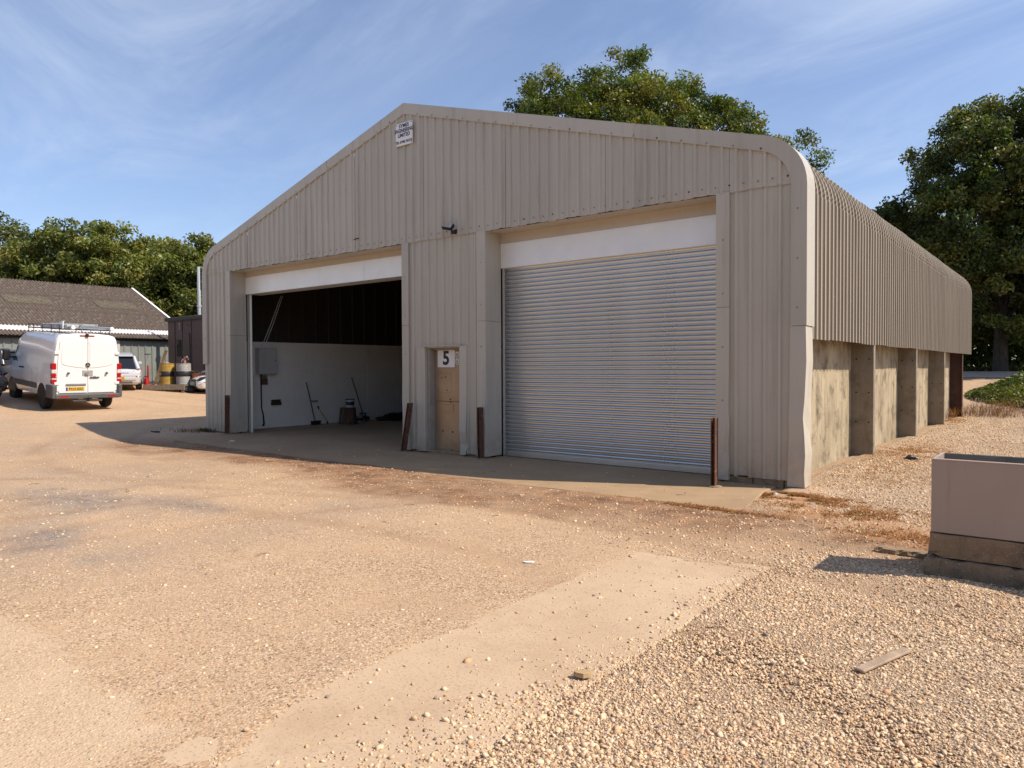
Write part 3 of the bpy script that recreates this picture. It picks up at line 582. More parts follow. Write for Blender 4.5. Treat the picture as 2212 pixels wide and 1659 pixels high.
for z in (1.74, 1.87):
    m = MB(); m.bbox((-6.36 + q, 0.156, z - .055), (-6.275 + q, 0.1615, z + .055), .001); st = m.build('warning_sticker', flat('sticker_white', (.72, .70, .64), .5, var=.1, ns=30), door)
    m = MB(); m.prism([(-6.345 + q, z - .005), (-6.29 + q, z - .005), (-6.3175 + q, z + .04)], (.1545, .156)); m.build('warning_triangle', flat('sticker_ink', (.2, .19, .17), .6), st)
    m = MB(); m.box((-6.35 + q, .1548, z - .04), (-6.285 + q, .156, z - .02)); m.build('printed_bar', flat('sticker_ink_bar', (.25, .24, .22), .6), st)
m = MB(); m.box((-6.97 + q, 0.206, 0.0), (-6.07 + q, 0.23, 2.05)); m.build('door_backing', MT['liner'], door)
# --- name board high on the gable
sg = MB(); sg.bbox((-7.695 + q, -0.075, 5.94), (-7.235 + q, -0.062, 6.375), .002); sg = sg.build('name_board', MT['white']); sg.parent = shed
navy = flat('navy_lettering', (0.012, 0.016, 0.06), .5)
for s, z, sz, xs in (('SYMES', 6.315, .098, 1.0), ('ENGINEERING', 6.225, .098, .82), ('LIMITED', 6.135, .098, .95), ('TEL: 01962 761515', 6.005, .066, .88)):
    text('lettering', s, sz, navy, sg, (-7.465 + q, -0.076, z), bold=.0032, xs=xs)
for x, z in ((-7.67, 6.35), (-7.26, 6.35), (-7.67, 5.965), (-7.26, 5.965)):
    m = MB(); m.lathe([(.011, 0), (.011, .004), (.004, .006)], 8, M=Matrix.Translation((x + q, -.075, z)) @ Matrix.Rotation(R(90), 4, 'X')); m.build('fixing', MT['screw'], sg)
# --- flood lamp
fl = empty('flood_lamp', (-6.17 + q, -0.04, 4.16), 0, shed); fl.scale = (.8, .85, .8)
M_ = Matrix.Translation((-.06, -.16, .05)) @ Matrix.Rotation(R(-38), 4, 'X') @ Matrix.Rotation(R(20), 4, 'Z')
m = MB(); m.bbox((-.13, -.045, -.085), (.13, .045, .085), .018, M=M_); hs = m.build('lamp_housing', MT['dark'], fl)
m = MB(); m.bbox((-.108, -.052, -.066), (.108, -.044, .066), .004, M=M_); m.build('lamp_glass', flat('lamp_glass', (.42, .36, .30), .15, var=.3, ns=14), fl)
m = MB(); m.tube([(0, 0, -.06), (0, -.1, -.06), (-.03, -.15, .02)], .014, 8); m.build('bracket', MT['dark'], fl)
m = MB(); m.lathe([(.04, -.12), (.05, -.1), (.05, -.05), (.02, -.04)], 12, M=Matrix.Translation((.03, -.1, 0))); m.build('motion_sensor', MT['dark'], fl)
m = MB(); m.bbox((-.05, -.012, -.1), (.05, .02, 0), .004); m.build('wall_plate', MT['dark'], fl)
# a hole punched in the gable sheets, with the torn lip
m = MB(); m.tube([(-9.0 + q, -.05, 4.29), (-8.93 + q, -.052, 4.305), (-8.86 + q, -.05, 4.30)], .012, 6); m.build('torn_hole', MT['dark'], shed)

# --- roof and side cladding in one metre strips
rr = 0.72; a0 = math.atan(SL); T = rr * math.tan((math.pi / 2 - a0) / 2); zc = ZR - SL * 7.5 - T
path = [(0.0, 2.0), (0.0, 2.7), (0.0, 3.4), (0.0, zc)]; nrm = [(1, 0)] * 4; crimp = [0, 0, 0, 0]
NA = 26
for i in range(1, NA + 1):
    an = (math.pi / 2 - a0) * i / NA; path.append((-rr + rr * math.cos(an), zc + rr * math.sin(an))); nrm.append((math.cos(an), math.sin(an))); crimp.append(-.008 if i % 2 else 0)
crimp[-1] = 0
for t in (.5, 1.0): path.append((path[3 + NA][0] * (1 - t) - 7.5 * t, path[3 + NA][1] * (1 - t) + (ZR) * t)); nrm.append(nrm[-1]); crimp.append(0)
yp = [(0, 0)]
for k in range(5):
    c = .1 + .2 * k; yp += [(c - .032, 0), (c - .014, .026), (c + .014, .026), (c + .032, 0)]
yp.append((.9995, 0)); b = MB(); n = len(yp)
b.add([(p[0] + nv[0] * (h + cr), y, p[1] + nv[1] * (h + cr)) for p, nv, cr in zip(path, nrm, crimp) for y, h in yp], [(i * n + j, i * n + j + 1, (i + 1) * n + j + 1, (i + 1) * n + j) for i in range(len(path) - 1) for j in range(n - 1)])
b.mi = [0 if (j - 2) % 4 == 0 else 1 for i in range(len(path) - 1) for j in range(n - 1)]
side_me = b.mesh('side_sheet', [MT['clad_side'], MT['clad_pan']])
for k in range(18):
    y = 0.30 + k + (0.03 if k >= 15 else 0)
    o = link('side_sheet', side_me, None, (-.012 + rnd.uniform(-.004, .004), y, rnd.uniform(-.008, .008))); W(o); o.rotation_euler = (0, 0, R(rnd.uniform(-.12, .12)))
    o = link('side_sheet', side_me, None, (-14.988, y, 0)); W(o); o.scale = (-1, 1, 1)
m = MB()   # ridge capping
m.add([(-7.5 + x, y, ZR + .04 - abs(x) * SL + dz) for y in (-.05, 18.35) for x, dz in ((-.3, 0), (-.05, .01), (.05, .01), (.3, 0))], [(0, 1, 5, 4), (1, 2, 6, 5), (2, 3, 7, 6)]); W(m.build('ridge_capping', MT['clad_side']))
# --- concrete side walls, columns
wallz = 2.1
for k, (y0, y1) in enumerate(((0.03, 4.2), (4.33, 8.4), (8.53, 12.6), (12.73, 16.6))):
    m = MB(); m.bbox((-0.53, y0 + .003, -0.2), (-0.385 + .004 * (k % 2), y1 - .003, wallz), .006); W(m.build('wall_panel', MT['conc_wall']))
hole = MB(); hole.lathe([(.016, -.004), (.016, .002), (.006, .002)], 8, M=Matrix.Rotation(R(90), 4, 'X')); hole = hole.mesh('bolt_hole', MT['dark'])
for y in (4.2, 8.4, 12.6):
    m = MB(); m.bbox((-0.55, y, -0.2), (-0.012, y + .13, 2.06), .008); c_ = W(m.build('concrete_column', MT['conc_fin']))
    for z in (.62, 1.15, 1.75):
        for x in (-.30, -.09): o = link('bolt_hole', hole, c_, (x + 0, y, z))
m = MB(); m.box((-0.40, 16.60, -.2), (-.04, 16.615, 3.9)); m.box((-0.40, 16.5, -.2), (-.385, 16.72, 3.9)); m.box((-.055, 16.5, -.2), (-.04, 16.72, 3.9)); W(m.build('steel_column', flat('red_oxide_steel', (.07, .027, .02), .7, var=.3)))
# foot of the front right corner: blockwork showing below the sheets
for i, x in enumerate((-1.08, -.66, -.24)):
    m = MB(); m.bbox((x, .0 + .01 * i, -.15), (x + (.41 if i < 2 else .20), .18, .115 - .006 * i), .008); W(m.build('plinth_block', MT['conc_block']))
m = MB(); m.bbox((-7.35, .03, -.1), (-5.5, .15, .055), .01); W(m.build('plinth_block', MT['conc_block']))
m = MB(); m.bbox((-14.95, .03, -.1), (-13.8, .2, .06), .01); W(m.build('plinth_block', MT['conc_block']))
# --- inside: white walls, dark linings
t = NT('whitewashed_wall'); n_ = t.noise(1.6, 5, .6); s_ = t.noise(6, 5, .7); c_ = t.mix(t.rng(n_, .3, .7), (.82, .75, .66), (.90, .83, .73)); c_ = t.mix(t.rng(s_, .6, .85, 0, .4), c_, (.4, .37, .33)); t.color(c_); t.set(Roughness=.8); t.bump(t.math('ADD', t.noise(18, 5, .7), s_), .5, .02); MT['whitewall'] = t.m
for y0, y1 in ((0.5, 5.03), (5.05, 9.6), (9.62, 16.4)):
    m = MB(); m.bbox((-14.76, y0, -.1), (-14.61, y1, 2.352), .006); W(m.build('inner_wall_panel', MT['whitewall']))
m = MB(); m.prism([(-14.62, -.1), (-.54, -.1), (-.54, 4.2), (-.9, 4.4), (-7.5, 6.4), (-14.1, 4.4), (-14.62, 4.2)], (16.42, 16.5)); W(m.build('back_wall', MT['liner']))
lin = rib_sheet(0.5, 16.4, low(2.3), low(4.25), 0.0, .03, .1, .14, .45, .1); m = MB(); m.add([(-14.68 - y, x, z) for x, y, z in lin.v], lin.f); W(m.build('wall_lining', flat('brown_lining', (.035, .026, .02), .75)))
m = MB(); m.add([(x, y, z) for y in (.9, 16.4) for x, z in ((-14.68, 4.2), (-14.3, 4.45), (-7.5, 6.45), (-.7, 4.45), (-.3, 4.2), (-.3, 2.05), (-.54, 2.05))], [(i, i + 1, 8 + i, 7 + i) for i in range(6)]); W(m.build('roof_lining', MT['liner']))  # bottom strip added to stop light leaking in at the right wall top
for x0, x1, zt in ((-14.7, -13.77, 4.1), (-7.58, -5.46, 5.8), (-1.17, -.55, 4.1)): m = MB(); m.quad((x0, .24, 0), (x1, .24, 0), (x1, .24, zt), (x0, .24, zt)); W(m.build('front_lining', MT['liner']))
m = MB(); m.box((-7.6, .5, 0), (-7.585, .82, 5)); W(m.build('pier_lining', MT['liner']))
m = MB(); m.quad((-15, 0.3, 2.06), (-14.7, 0.3, 2.06), (-14.7, 16.4, 2.06), (-15, 16.4, 2.06)); W(m.build('light_seal', MT['liner']))  # added to close the wall-top gap so no light leaks into the roof
m = MB(); m.box((-14.98, .3, -.2), (-14.78, 16.5, 2.05)); W(m.build('wall_panel', MT['conc_wall']))

# ------------------------------------------------------------------ rusty guard posts before the doors
def post(x, y, h, top, label, w=.062, d=.10):
    o = empty('guard_post', (x, y, 0)); tag(o, label, 'post', 'rusty guard posts by the doorways')
    lx, ly = top; m = MB(); sh_ = Matrix(((1, 0, lx / h, 0), (0, 1, ly / h, 0), (0, 0, 1, 0), (0, 0, 0, 1)))
    m.box((-w / 2, -d / 2, -.1), (-w / 2 + .01, d / 2, h), M=sh_); m.box((w / 2 - .01, -d / 2, -.1), (w / 2, d / 2, h), M=sh_); m.box((-w / 2 + .01, -.006, -.1), (w / 2 - .01, .006, h - .002), M=sh_)
    m.build('steel_section', MT['rust'], o)
    m = MB(); m.lathe([(.12, -.05), (.10, .012), (.06, .02)], 10); m.build('footing', MT['conc_block'], o)
post(-13.80, -.14, .97, (.03, 0), 'rusty steel post left of the open doorway')
post(-7.44, -.17, .95, (.16, .03), 'rusty steel post leaning right beside the open doorway')
post(-5.50, -.13, .92, (-.015, 0), 'upright rusty post between grey door and roller shutter')
post(-1.0, -.52, .93, (0, 0), 'tall rusty post at right end of the roller shutter', .06, .11)
# ------------------------------------------------------------------ things inside the doorway (left wall plane x = -14.61)
WX = -14.605
cb = empty('electrical_cabinet', (WX, 1.45, 1.48)); tag(cb, 'grey metal electrical cabinet hung on the white inner wall', 'cabinet')
m = MB(); m.bbox((0, -.28, 0), (.19, .26, .70), .006); m.build('body', flat('grey_enamel', (.50, .48, .45), .45, var=.05), cb)
m = MB(); m.bbox((.192, -.265, .012), (.205, .25, .69), .004); m.build('door', flat('grey_enamel_door', (.54, .52, .48), .45, var=.05), cb)
m = MB(); m.lathe([(.016, 0), (.016, .012), (.006, .016)], 10, M=Matrix.Translation((.205, .2, .36)) @ Matrix.Rotation(R(90), 4, 'Y')); m.build('lock', MT['dark'], cb)
sk = empty('wall_socket', (WX, 1.44, 1.19)); tag(sk, 'double socket with brown box below the grey cabinet', 'socket')
m = MB(); m.bbox((0, -.09, .16), (.045, .07, .26), .004); m.build('socket_plate', MT['galv'], sk)
m = MB(); m.bbox((0, -.09, 0), (.06, .07, .155), .004); m.build('back_box', flat('brown_plastic', (.13, .075, .045), .6), sk)
m = MB(); m.tube([(WX + .02, 1.33, 1.48), (WX + .02, 1.33, 1.0), (WX + .025, 1.335, .55), (WX + .02, 1.38, .4), (WX + .03, 1.40, .14), (WX + .03, 1.37, .07)], [.022, .02, .017, .02, .024, .03], 7); tag(m.build('conduit', MT['dark']), 'black cable conduit running down the white wall', 'conduit')
bk = empty('wall_recess', (WX, 1.78, .62)); tag(bk, 'small dark wooden block fixed to the white wall', 'block')
m = MB(); m.bbox((0, -.15, 0), (.06, .16, .085), .01); m.bbox((0, -.145, .087), (.055, .14, .15), .01); m.build('wood_block', flat('dark_wood', (.045, .036, .027), .8), bk)
def broom(base, top, label, head=True, yellow=False):
    o = empty('broom', base); tag(o, label, 'broom'); d = Vector(top) - Vector(base)
    m = MB(); m.tube([d * .02, d], .014, 8); m.build('handle', flat('broom_handle', (.05, .04, .032), .6), o)
    m = MB(); m.bbox((-.04, -.16, .075), (.05, .16, .12), .01); m.build('head', flat('broom_head', (.03, .024, .02), .8), o)
    m = MB()
    for i in range(14):
        for j in range(3): y = -.15 + .023 * i; m.tube([(-.02 + .02 * j, y, .08), (-.03 + .03 * j, y * 1.04, 0.0)], .006, 4)
    m.build('bristles', flat('bristles', (.022, .018, .015), .9), o)['kind'] = 'stuff'
    return o
broom((WX + .16, 3.0, .0), (WX + .03, 2.78, 1.23), 'dark broom with its head down leaning on the white wall')
broom((WX + .15, 4.82, .02), (WX + .03, 4.42, 1.35), 'second dark broom leaning in the back corner by the wall joint')
ro = empty('paint_roller', (WX + .18, 3.40, 0)); tag(ro, 'paint roller on a yellow pole leaning on the white wall', 'paint roller')
m = MB(); m.tube([(0, 0, .05), (-.13, -.22, .47)], .013, 8); m.build('pole', flat('yellow_pole', (.5, .36, .04), .5), ro)
for a_, e_ in (((0, .01, 0), (-.01, -.02, .08)), ((-.128, -.216, .45), (-.14, -.24, .53))):
    m = MB(); m.tube([a_, e_], .02, 8); m.build('grip', MT['dark'], ro)
m = MB(); m.tube([(-.14, -.24, .53), (-.145, -.245, .60), (-.145, -.2, .64), (-.15, -.2, .69), (-.15, -.25, .69)], .006, 6); m.build('wire_frame', MT['galv'], ro)
m = MB(); m.tube([(-.15, -.25, .68), (-.15, -.45, .68)], .028, 12); m.build('roller_sleeve', flat('grey_fleece', (.3, .29, .28), .9), ro)
lg = empty('log', (-13.95, 3.75, 0)); tag(lg, 'thick upright log standing on the workshop floor', 'log')
t = NT('bark'); n_ = t.noise(3, 6, .7, t.co((5, 5, .8))); t.color(t.mix(t.rng(n_, .35, .65), (.03, .018, .011), (.16, .095, .055))); t.set(Roughness=.9); t.bump(n_, .8, .03); MT['bark'] = t.m
m = MB(); r = random.Random(5); n = 14; pr = [(0, .26), (.12, .24), (.3, .22), (.46, .215), (.48, .20)]; ra = [r.uniform(.85, 1.15) for _ in range(n)]
m.add([(q_[1] * ra[k] * math.cos(k * 2 * math.pi / n), q_[1] * ra[k] * math.sin(k * 2 * math.pi / n), q_[0]) for q_ in pr for k in range(n)], [(i * n + k, i * n + (k + 1) % n, (i + 1) * n + (k + 1) % n, (i + 1) * n + k) for i in range(4) for k in range(n)]); m.build('bark_side', MT['bark'], lg)
m = MB(); m.add([(.20 * ra[k] * math.cos(k * 2 * math.pi / n), .20 * ra[k] * math.sin(k * 2 * math.pi / n), .482) for k in range(n)], [tuple(range(n))]); m.build('cut_face', flat('cut_wood', (.16, .10, .06), .85), lg)
def pail(loc, label, c, r=.13, h=.24, lid=(.02, .02, .022)):
    o = empty('paint_tub', loc); tag(o, label, 'paint tub')
    m = MB(); m.lathe([(r * .88, 0), (r * .9, .01), (r, h * .92), (r * 1.03, h * .93), (r * 1.03, h * .96)], 20); m.build('tub', flat('tub_plastic', c, .45), o, smooth=40)
    m = MB(); m.lathe([(r * 1.06, h * .93), (r * 1.07, h * 1.0), (r * .95, h * 1.01), (r * .93, h * .98)], 20); m.build('lid', flat('tub_lid', lid, .4), o, smooth=40)
    m = MB(); m.lathe([(r * .945, h * .25), (r * 1.003, h * .7)], 20, cap=False); m.build('print_band', flat('tub_print', (.04, .04, .05), .4, var=.6, ns=12), o)
    m = MB(); m.tube([(r * 1.05 * math.cos(a), r * 1.05 * math.sin(a), h * .8 - .06 * math.sin((a) / 1.0)) for a in [math.pi * i / 10 for i in range(11)]], .004, 5); m.build('wire_handle', MT['galv'], o)
pail((-13.98, 3.86, .483), 'white paint tub with black lid standing on the log', (.55, .55, .56))
pail((-14.15, 4.35, 0), 'small white paint tub on the floor behind the log', (.4, .4, .4), .1, .2, (.3, .3, .3))
pail((-14.3, 4.62, 0), 'grey paint tub on the floor by the second broom', (.2, .2, .2), .11, .27, (.02, .02, .02))
def lump(name, loc, dims, mat, label, cat, sd=1, n=(9, 14), amp=.35):
    m = MB(); r = random.Random(sd); vs = []
    for i in range(n[0]):
        for k in range(n[1]):
            a = k * 2 * math.pi / n[1]; p = (i / (n[0] - 1)) * math.pi / 2; s = 1 + r.uniform(-amp, amp) * (1 if i < n[0] - 1 else 0)
            vs.append((dims[0] * math.cos(a) * math.cos(p) * s, dims[1] * math.sin(a) * math.cos(p) * s, dims[2] * math.sin(p) * (1 + r.uniform(-amp, amp) * .5)))
    m.add(vs, [(i * n[1] + k, i * n[1] + (k + 1) % n[1], (i + 1) * n[1] + (k + 1) % n[1], (i + 1) * n[1] + k) for i in range(n[0] - 1) for k in range(n[1])])
    o = m.build(name, mat, None, loc); tag(o, label, cat); return o
MT['sheeting'] = flat('black_sheeting', (.012, .011, .010), .5, bump=.3)
lump('plastic_sheet', (-14.1, 5.9, 0), (.45, .8, .2), MT['sheeting'], 'crumpled black sheeting along the foot of the inner wall', 'sheeting', 3)
m = MB(); m.tube([(-14.0, .85, 1.9), (-13.9, 1.2, 2.8), (-13.8, 1.45, 3.55)], .008, 6); tag(m.build('pull_rope', flat('pale_rope', (.5, .49, .47), .8)), 'pale pull rope hanging slantwise inside the doorway, left strand', 'rope', 'shutter pull ropes')
m = MB(); m.tube([(-14.0, .93, 1.9), (-13.9, 1.27, 2.8), (-13.8, 1.5, 3.55)], .008, 6); tag(m.build('pull_rope', flat('pale_rope', (.5, .49, .47), .8)), 'pale pull rope hanging slantwise inside the doorway, right strand', 'rope', 'shutter pull ropes')

# ------------------------------------------------------------------ barn on the left
bar = empty('barn', (-33.5, 0, .95)); tag(bar, 'long low barn with brown corrugated roof and grey-green walls', 'barn')
BZ = .95; By0, By1 = -9.0, 9.9
t = NT('fibre_cement_roof'); n_ = t.noise(.35, 5, .65); l_ = t.noise(4.5, 6, .75); l2 = t.noise(11, 5, .75)
c_ = t.mix(t.rng(n_, .3, .7), (.075, .052, .038), (.115, .084, .062)); c_ = t.mix(t.rng(l_, .50, .68, 0, .85), c_, (.17, .14, .115)); c_ = t.mix(t.rng(l2, .57, .68, 0, .9), c_, (.40, .36, .30)); t.color(c_); t.set(Roughness=.95); t.bump(l2, .5, .02); MT['roof'] = t.m
MT['grp'] = flat('yellowed_rooflight', (.13, .108, .07), .7, var=.4, ns=3); MT['whitestrip'] = flat('weathered_white_sheet', (.66, .64, .62), .55, var=.12, ns=3)
def wave_sheet(w, L, amp=.027, pit=.146, n=7):
    b = MB(); xs = []
    for k in range(n * 6 + 1): y = k * pit / 6; xs.append((y, amp * math.cos(2 * math.pi * y / pit)))
    b.add([(l, y, h) for l in (0, L) for y, h in xs], [(j, j + 1, len(xs) + j + 1, len(xs) + j) for j in range(len(xs) - 1)]); b.mi = [0] * len(b.f); return b
pw = 7 * .146; ang = math.atan2(2.88, 6.5); Lr = math.hypot(2.88, 6.5)
courses = [(0.55, 1.05, None), (1.02, 3.2, None), (3.1, 5.3, None), (5.2, Lr, None)]
rm = wave_sheet(pw, 2.25).mesh('roof_sheet', MT['roof'], 60); rm2 = wave_sheet(pw, 1.0).mesh('rooflight_sheet', MT['grp'], 60); rm3 = wave_sheet(pw, .58).mesh('eave_sheet', MT['roof'], 60); rm4 = wave_sheet(pw, .62).mesh('white_sheet', MT['whitestrip'], 60)
nb = int((By1 - By0) / pw)
for k in range(nb):
    y = By0 + k * pw
    for j, (s0, me, nm) in enumerate(((-.35, rm3, 'eave_sheet'), (.2, rm4, 'white_sheet'), (.75, rm, 'roof_sheet'), (2.9, rm, 'roof_sheet'), (5.0, rm, 'roof_sheet'))):
        if j == 3 and k in (11, 12, 15, 16):
            o = link('rooflight_sheet', rm2, bar, (-(s0 + .75) * math.cos(ang), y, 2.33 + (s0 + .75) * math.sin(ang) + .012 * j + .022)); o.rotation_euler = (0, ang, 0); o.scale = (-1, 1, 1)
        o = link(nm, me, bar, (-s0 * math.cos(ang), y, 2.33 + s0 * math.sin(ang) + .012 * j)); o.rotation_euler = (0, ang, 0); o.scale = (-1, 1, 1)
m = MB(); ye = By0 + nb * pw
vs = [(.35, 2.15), (-6.6, 5.26)]
m.prism([(.30, 2.12), (.30, 2.30), (-6.6, 5.36), (-6.6, 5.16)], (ye, ye + .12)); m.build('verge_board', MT['white'], bar)
wv = rib_sheet(By0, ye, low(-1.2), low(2.3), 0.0, .035, .05, .09, .333, .1); mm = MB(); mm.add([(-.02 - y, x, z) for x, y, z in wv.v], wv.f)
t = NT('green_grey_sheet'); n_ = t.noise(1.2, 4); s_ = t.noise(1, 5, .6, t.co((6, 6, .5))); c_ = t.mix(t.rng(n_, .3, .7), (.17, .185, .17), (.23, .245, .225)); c_ = t.mix(t.rng(s_, .55, .8, 0, .4), c_, (.1, .1, .085)); t.color(c_); t.set(Roughness=.5); mm.build('wall_sheeting', t.m, bar)
m = MB(); m.add([(x, ye - .02, z) for x, z in ((-.05, -1.2), (-.05, 2.3), (-6.6, 5.1), (-13.1, 2.3), (-13.1, -1.2))], [(0, 1, 2, 3, 4)]); m.build('gable_wall', t.m, bar)
m = MB(); m.quad((-6.55, By0, 5.22), (-6.55, ye, 5.22), (-13.3, ye, 2.2), (-13.3, By0, 2.2)); m.build('far_slope', MT['roof'], bar)
m = MB(); m.tube([(.12, By0, 2.10), (.12, ye, 2.10)], .05, 8); m.build('gutter', MT['dark'], bar)
m = MB(); m.box((.0, 5.55, -1.2), (.06, 5.85, 2.2)); m.build('pale_post', flat('pale_trim', (.45, .44, .42), .6), bar)
m = MB(); m.bbox((.05, 5.2, 1.95), (.22, 5.45, 2.08), .01); m.build('lamp_box', MT['white'], bar)
m = MB(); m.box((-.0, 4.85, -1.2), (.02, 5.35, 1.9)); m.build('doorway', MT['liner'], bar)

# ------------------------------------------------------------------ brown cabin and flue
cab = empty('brown_cabin', (-30.85, 6.9, .9)); tag(cab, 'dark brown flat roofed cabin beside the barn', 'cabin')
MT['brown'] = flat('brown_paint', (.075, .040, .036), .5, var=.14, ns=2.5)
m = MB(); m.box((0, 0, -.6), (7.5, 2.6, 2.95)); m.build('wall', MT['brown'], cab)
m = MB(); m.bbox((-.1, -.12, 2.95), (7.6, 2.75, 3.12), .02); m.build('roof', flat('felt_roof', (.075, .065, .058), .9), cab)
for x in (.62, 1.30, 2.1, 3.2): 
    m = MB(); m.box((x, -.022, -.4), (x + .05, -.001, 2.94)); m.build('batten', MT['brown'], cab)
m = MB(); m.bbox((.85, -.03, 1.32), (1.22, -.002, 2.05), .02); w_ = m.build('window', flat('dark_window', (.012, .012, .014), .15), cab)
m = MB(); m.bbox((1.42, -.04, .1), (2.02, -.003, 2.35), .01); d_ = m.build('door', flat('brown_door', (.058, .038, .034), .5), cab)
for z in (.95, 1.15): m = MB(); m.bbox((1.9, -.06, z), (1.98, -.041, z + .06), .005); m.build('latch', MT['white'], d_)
m = MB(); m.bbox((1.06, -.03, 2.55), (1.2, -.002, 2.85), .004); v_ = m.build('vent', flat('vent_grey', (.3, .28, .26), .6), cab)
for i in range(5): m = MB(); m.box((1.08, -.036, 2.58 + .05 * i), (1.18, -.031, 2.60 + .05 * i)); m.build('vent_slot', MT['dark'], v_)
m = MB(); m.bbox((1.78, -.2, 2.68), (2.0, -.08, 2.8), .02, M=Matrix.Rotation(R(-8), 4, 'X')); l_ = m.build('lamp', MT['galv'], cab); m = MB(); m.tube([(1.9, -.1, 2.74), (1.9, 0, 2.7)], .012, 6); m.build('lamp_arm', MT['dark'], l_)
fl_ = empty('flue_pipe', (-31.3, 8.7, 3.9)); tag(fl_, 'shiny metal flue pipe rising above the brown cabin', 'flue')
m = MB(); m.tube([(0, 0, 0), (0, 0, 1.6)], .085, 14); m.build('lower_section', MT['galv'], fl_, smooth=40); m = MB(); m.tube([(-.02, 0, 1.55), (-.03, 0, 2.75)], .07, 14); m.build('upper_section', MT['galv'], fl_, smooth=40)
m = MB(); m.tube([(0, 0, .78), (0, 0, .86)], .12, 14); m.build('collar', MT['galv'], fl_)

# ------------------------------------------------------------------ drums, pallet and clutter by the cabin
def drum(loc, c, label, rot=0, band=True, r=.29, h=.88):
    o = empty('oil_drum', loc, rot); tag(o, label, 'drum')
    pr = [(r * .97, 0), (r, .01), (r, .03), (r * .985, .04)]
    for zc_ in (.10, .17, .24, .30, .58, .64, .70, .77): pr += [(r * .985, zc_ - .022), (r * 1.012, zc_), (r * .985, zc_ + .022)]
    pr += [(r * .985, h - .04), (r, h - .03), (r, h), (r * .95, h), (r * .95, h - .02)]
    m = MB(); m.lathe(sorted(pr[:-2], key=lambda q: q[1]) + pr[-2:], 28); m.build('shell', flat('drum_paint', c, .45, var=.22, ns=8), o, smooth=50)
    if band: m = MB(); m.lathe([(r * .99, .33), (r * 1.004, .335), (r * 1.004, .545), (r * .99, .55)], 28, cap=False); m.build('black_band', flat('drum_band', (.016, .016, .017), .5), o, smooth=50)
    return o
PZ = H(-26.6, 5.1)
pal = empty('timber_platform', (-26.95, 5.05, PZ), R(40)); tag(pal, 'low weathered timber platform carrying the two drums', 'platform')
MT['oldwood'] = flat('weathered_timber', (.19, .15, .11), .9, var=.35, ns=9, bump=.4)
for i in range(7): m = MB(); m.bbox((-.82, -.62 + .18 * i, .22), (.82, -.46 + .18 * i, .26), .006); m.build('plank', MT['oldwood'], pal)
for x in (-.72, 0, .72): m = MB(); m.bbox((x - .06, -.62, -.05), (x + .06, .62, .10), .008); m.build('bearer', MT['oldwood'], pal)
m = MB(); m.bbox((-.84, -.665, .06), (.84, -.625, .27), .008); m.build('side_board', MT['oldwood'], pal)
dy = drum((-27.28, 5.05, PZ + .262), (.34, .21, .04), 'yellow oil drum with a black band on the platform', R(-20))
text('band_lettering', 'OX', .15, flat('tan_print', (.5, .38, .2), .6), dy, (.10, -.283, .44), rot=(R(90), 0, R(20)), bold=.008)
drum((-26.72, 5.48, PZ + .262), (.33, .32, .30), 'grey oil drum with a black band next to the yellow drum', R(30))
od = empty('orange_drum', (-26.35, 5.98, PZ)); tag(od, 'cut down rusty orange drum filled with timber scraps', 'drum')
m = MB(); m.lathe([(.24, 0), (.245, .1), (.262, .14), (.25, .18), (.27, .3), (.285, .34), (.275, .38), (.30, .56), (.31, .57), (.31, .60), (.285, .60), (.27, .4)], 24); m.build('shell', flat('rusty_orange', (.42, .14, .04), .6, var=.3, ns=9), od, (0, 0, .12), smooth=45)
r = random.Random(8)
for i in range(6): a = r.uniform(0, 6.28); m = MB(); m.bbox((-.3, -.03, 0), (.3, .03, .02), .004, M=Matrix.Translation((.1 * math.cos(a) - .08, .1 * math.sin(a), .70 + .02 * i)) @ Matrix.Rotation(a, 4, 'Z') @ Matrix.Rotation(R(r.uniform(-30, 10)), 4, 'Y')); m.build('timber_scrap', MT['oldwood'], od)
m = MB(); m.tube([(-.05, .0, .74), (.3, .18, .82), (.46, .25, .86)], [.03, .045, .05], 10); m.build('white_tube', MT['white'], od, smooth=40)
lump('rubble_heap', (-26.2, 5.45, H(-26.2, 5.45)), (.35, .4, .2), MT['sheeting'], 'heap of black sacking on the ground beside the platform', 'sacking', 9)
tp = empty('grinder', (-26.75, 5.5, PZ + 1.145)); tag(tp, 'pinkish rusty pump fitting standing on the grey drum', 'pump')
m = MB(); m.tube([(.1, .0, 0), (.1, 0, .24)], .05, 10); m.build('body', flat('faded_red', (.36, .17, .12), .7), tp); m = MB(); m.tube([(.1, 0, .22), (.22, .04, .27)], .04, 10); m.build('spout', flat('faded_red', (.36, .17, .12), .7), tp); m = MB(); m.tube([(-.14, -.02, .05), (-.05, -.02, .16), (.06, -.01, .18)], .02, 8); m.build('lever', MT['galv'], tp)
lump('rag_pile', (-27.3, 5.02, PZ + 1.144), (.2, .16, .06), flat('grey_rags', (.3, .28, .25), .9, var=.4), 'small heap of grey rags on top of the yellow drum', 'rags', 4)
fx = empty('fire_extinguisher', (-27.45, 4.28, H(-27.45, 4.28))); tag(fx, 'red fire extinguisher standing by the platform', 'extinguisher')
red = flat('red_paint', (.42, .015, .015), .35, var=.08)
m = MB(); m.lathe([(.07, 0), (.085, .015), (.085, .4), (.07, .47), (.03, .5), (.03, .53)], 18); m.build('cylinder', red, fx, smooth=40); m = MB(); m.bbox((-.02, -.09, .53), (.02, .05, .56), .005); m.build('lever', MT['dark'], fx); m = MB(); m.tube([(0, -.04, .54), (.0, -.12, .5), (0, -.11, .2)], .012, 6); m.build('hose', MT['dark'], fx)
jk = empty('trolley_jack', (-27.75, 4.62, H(-27.7, 4.6)), R(-60)); tag(jk, 'red trolley jack with its tall handle upright', 'jack')
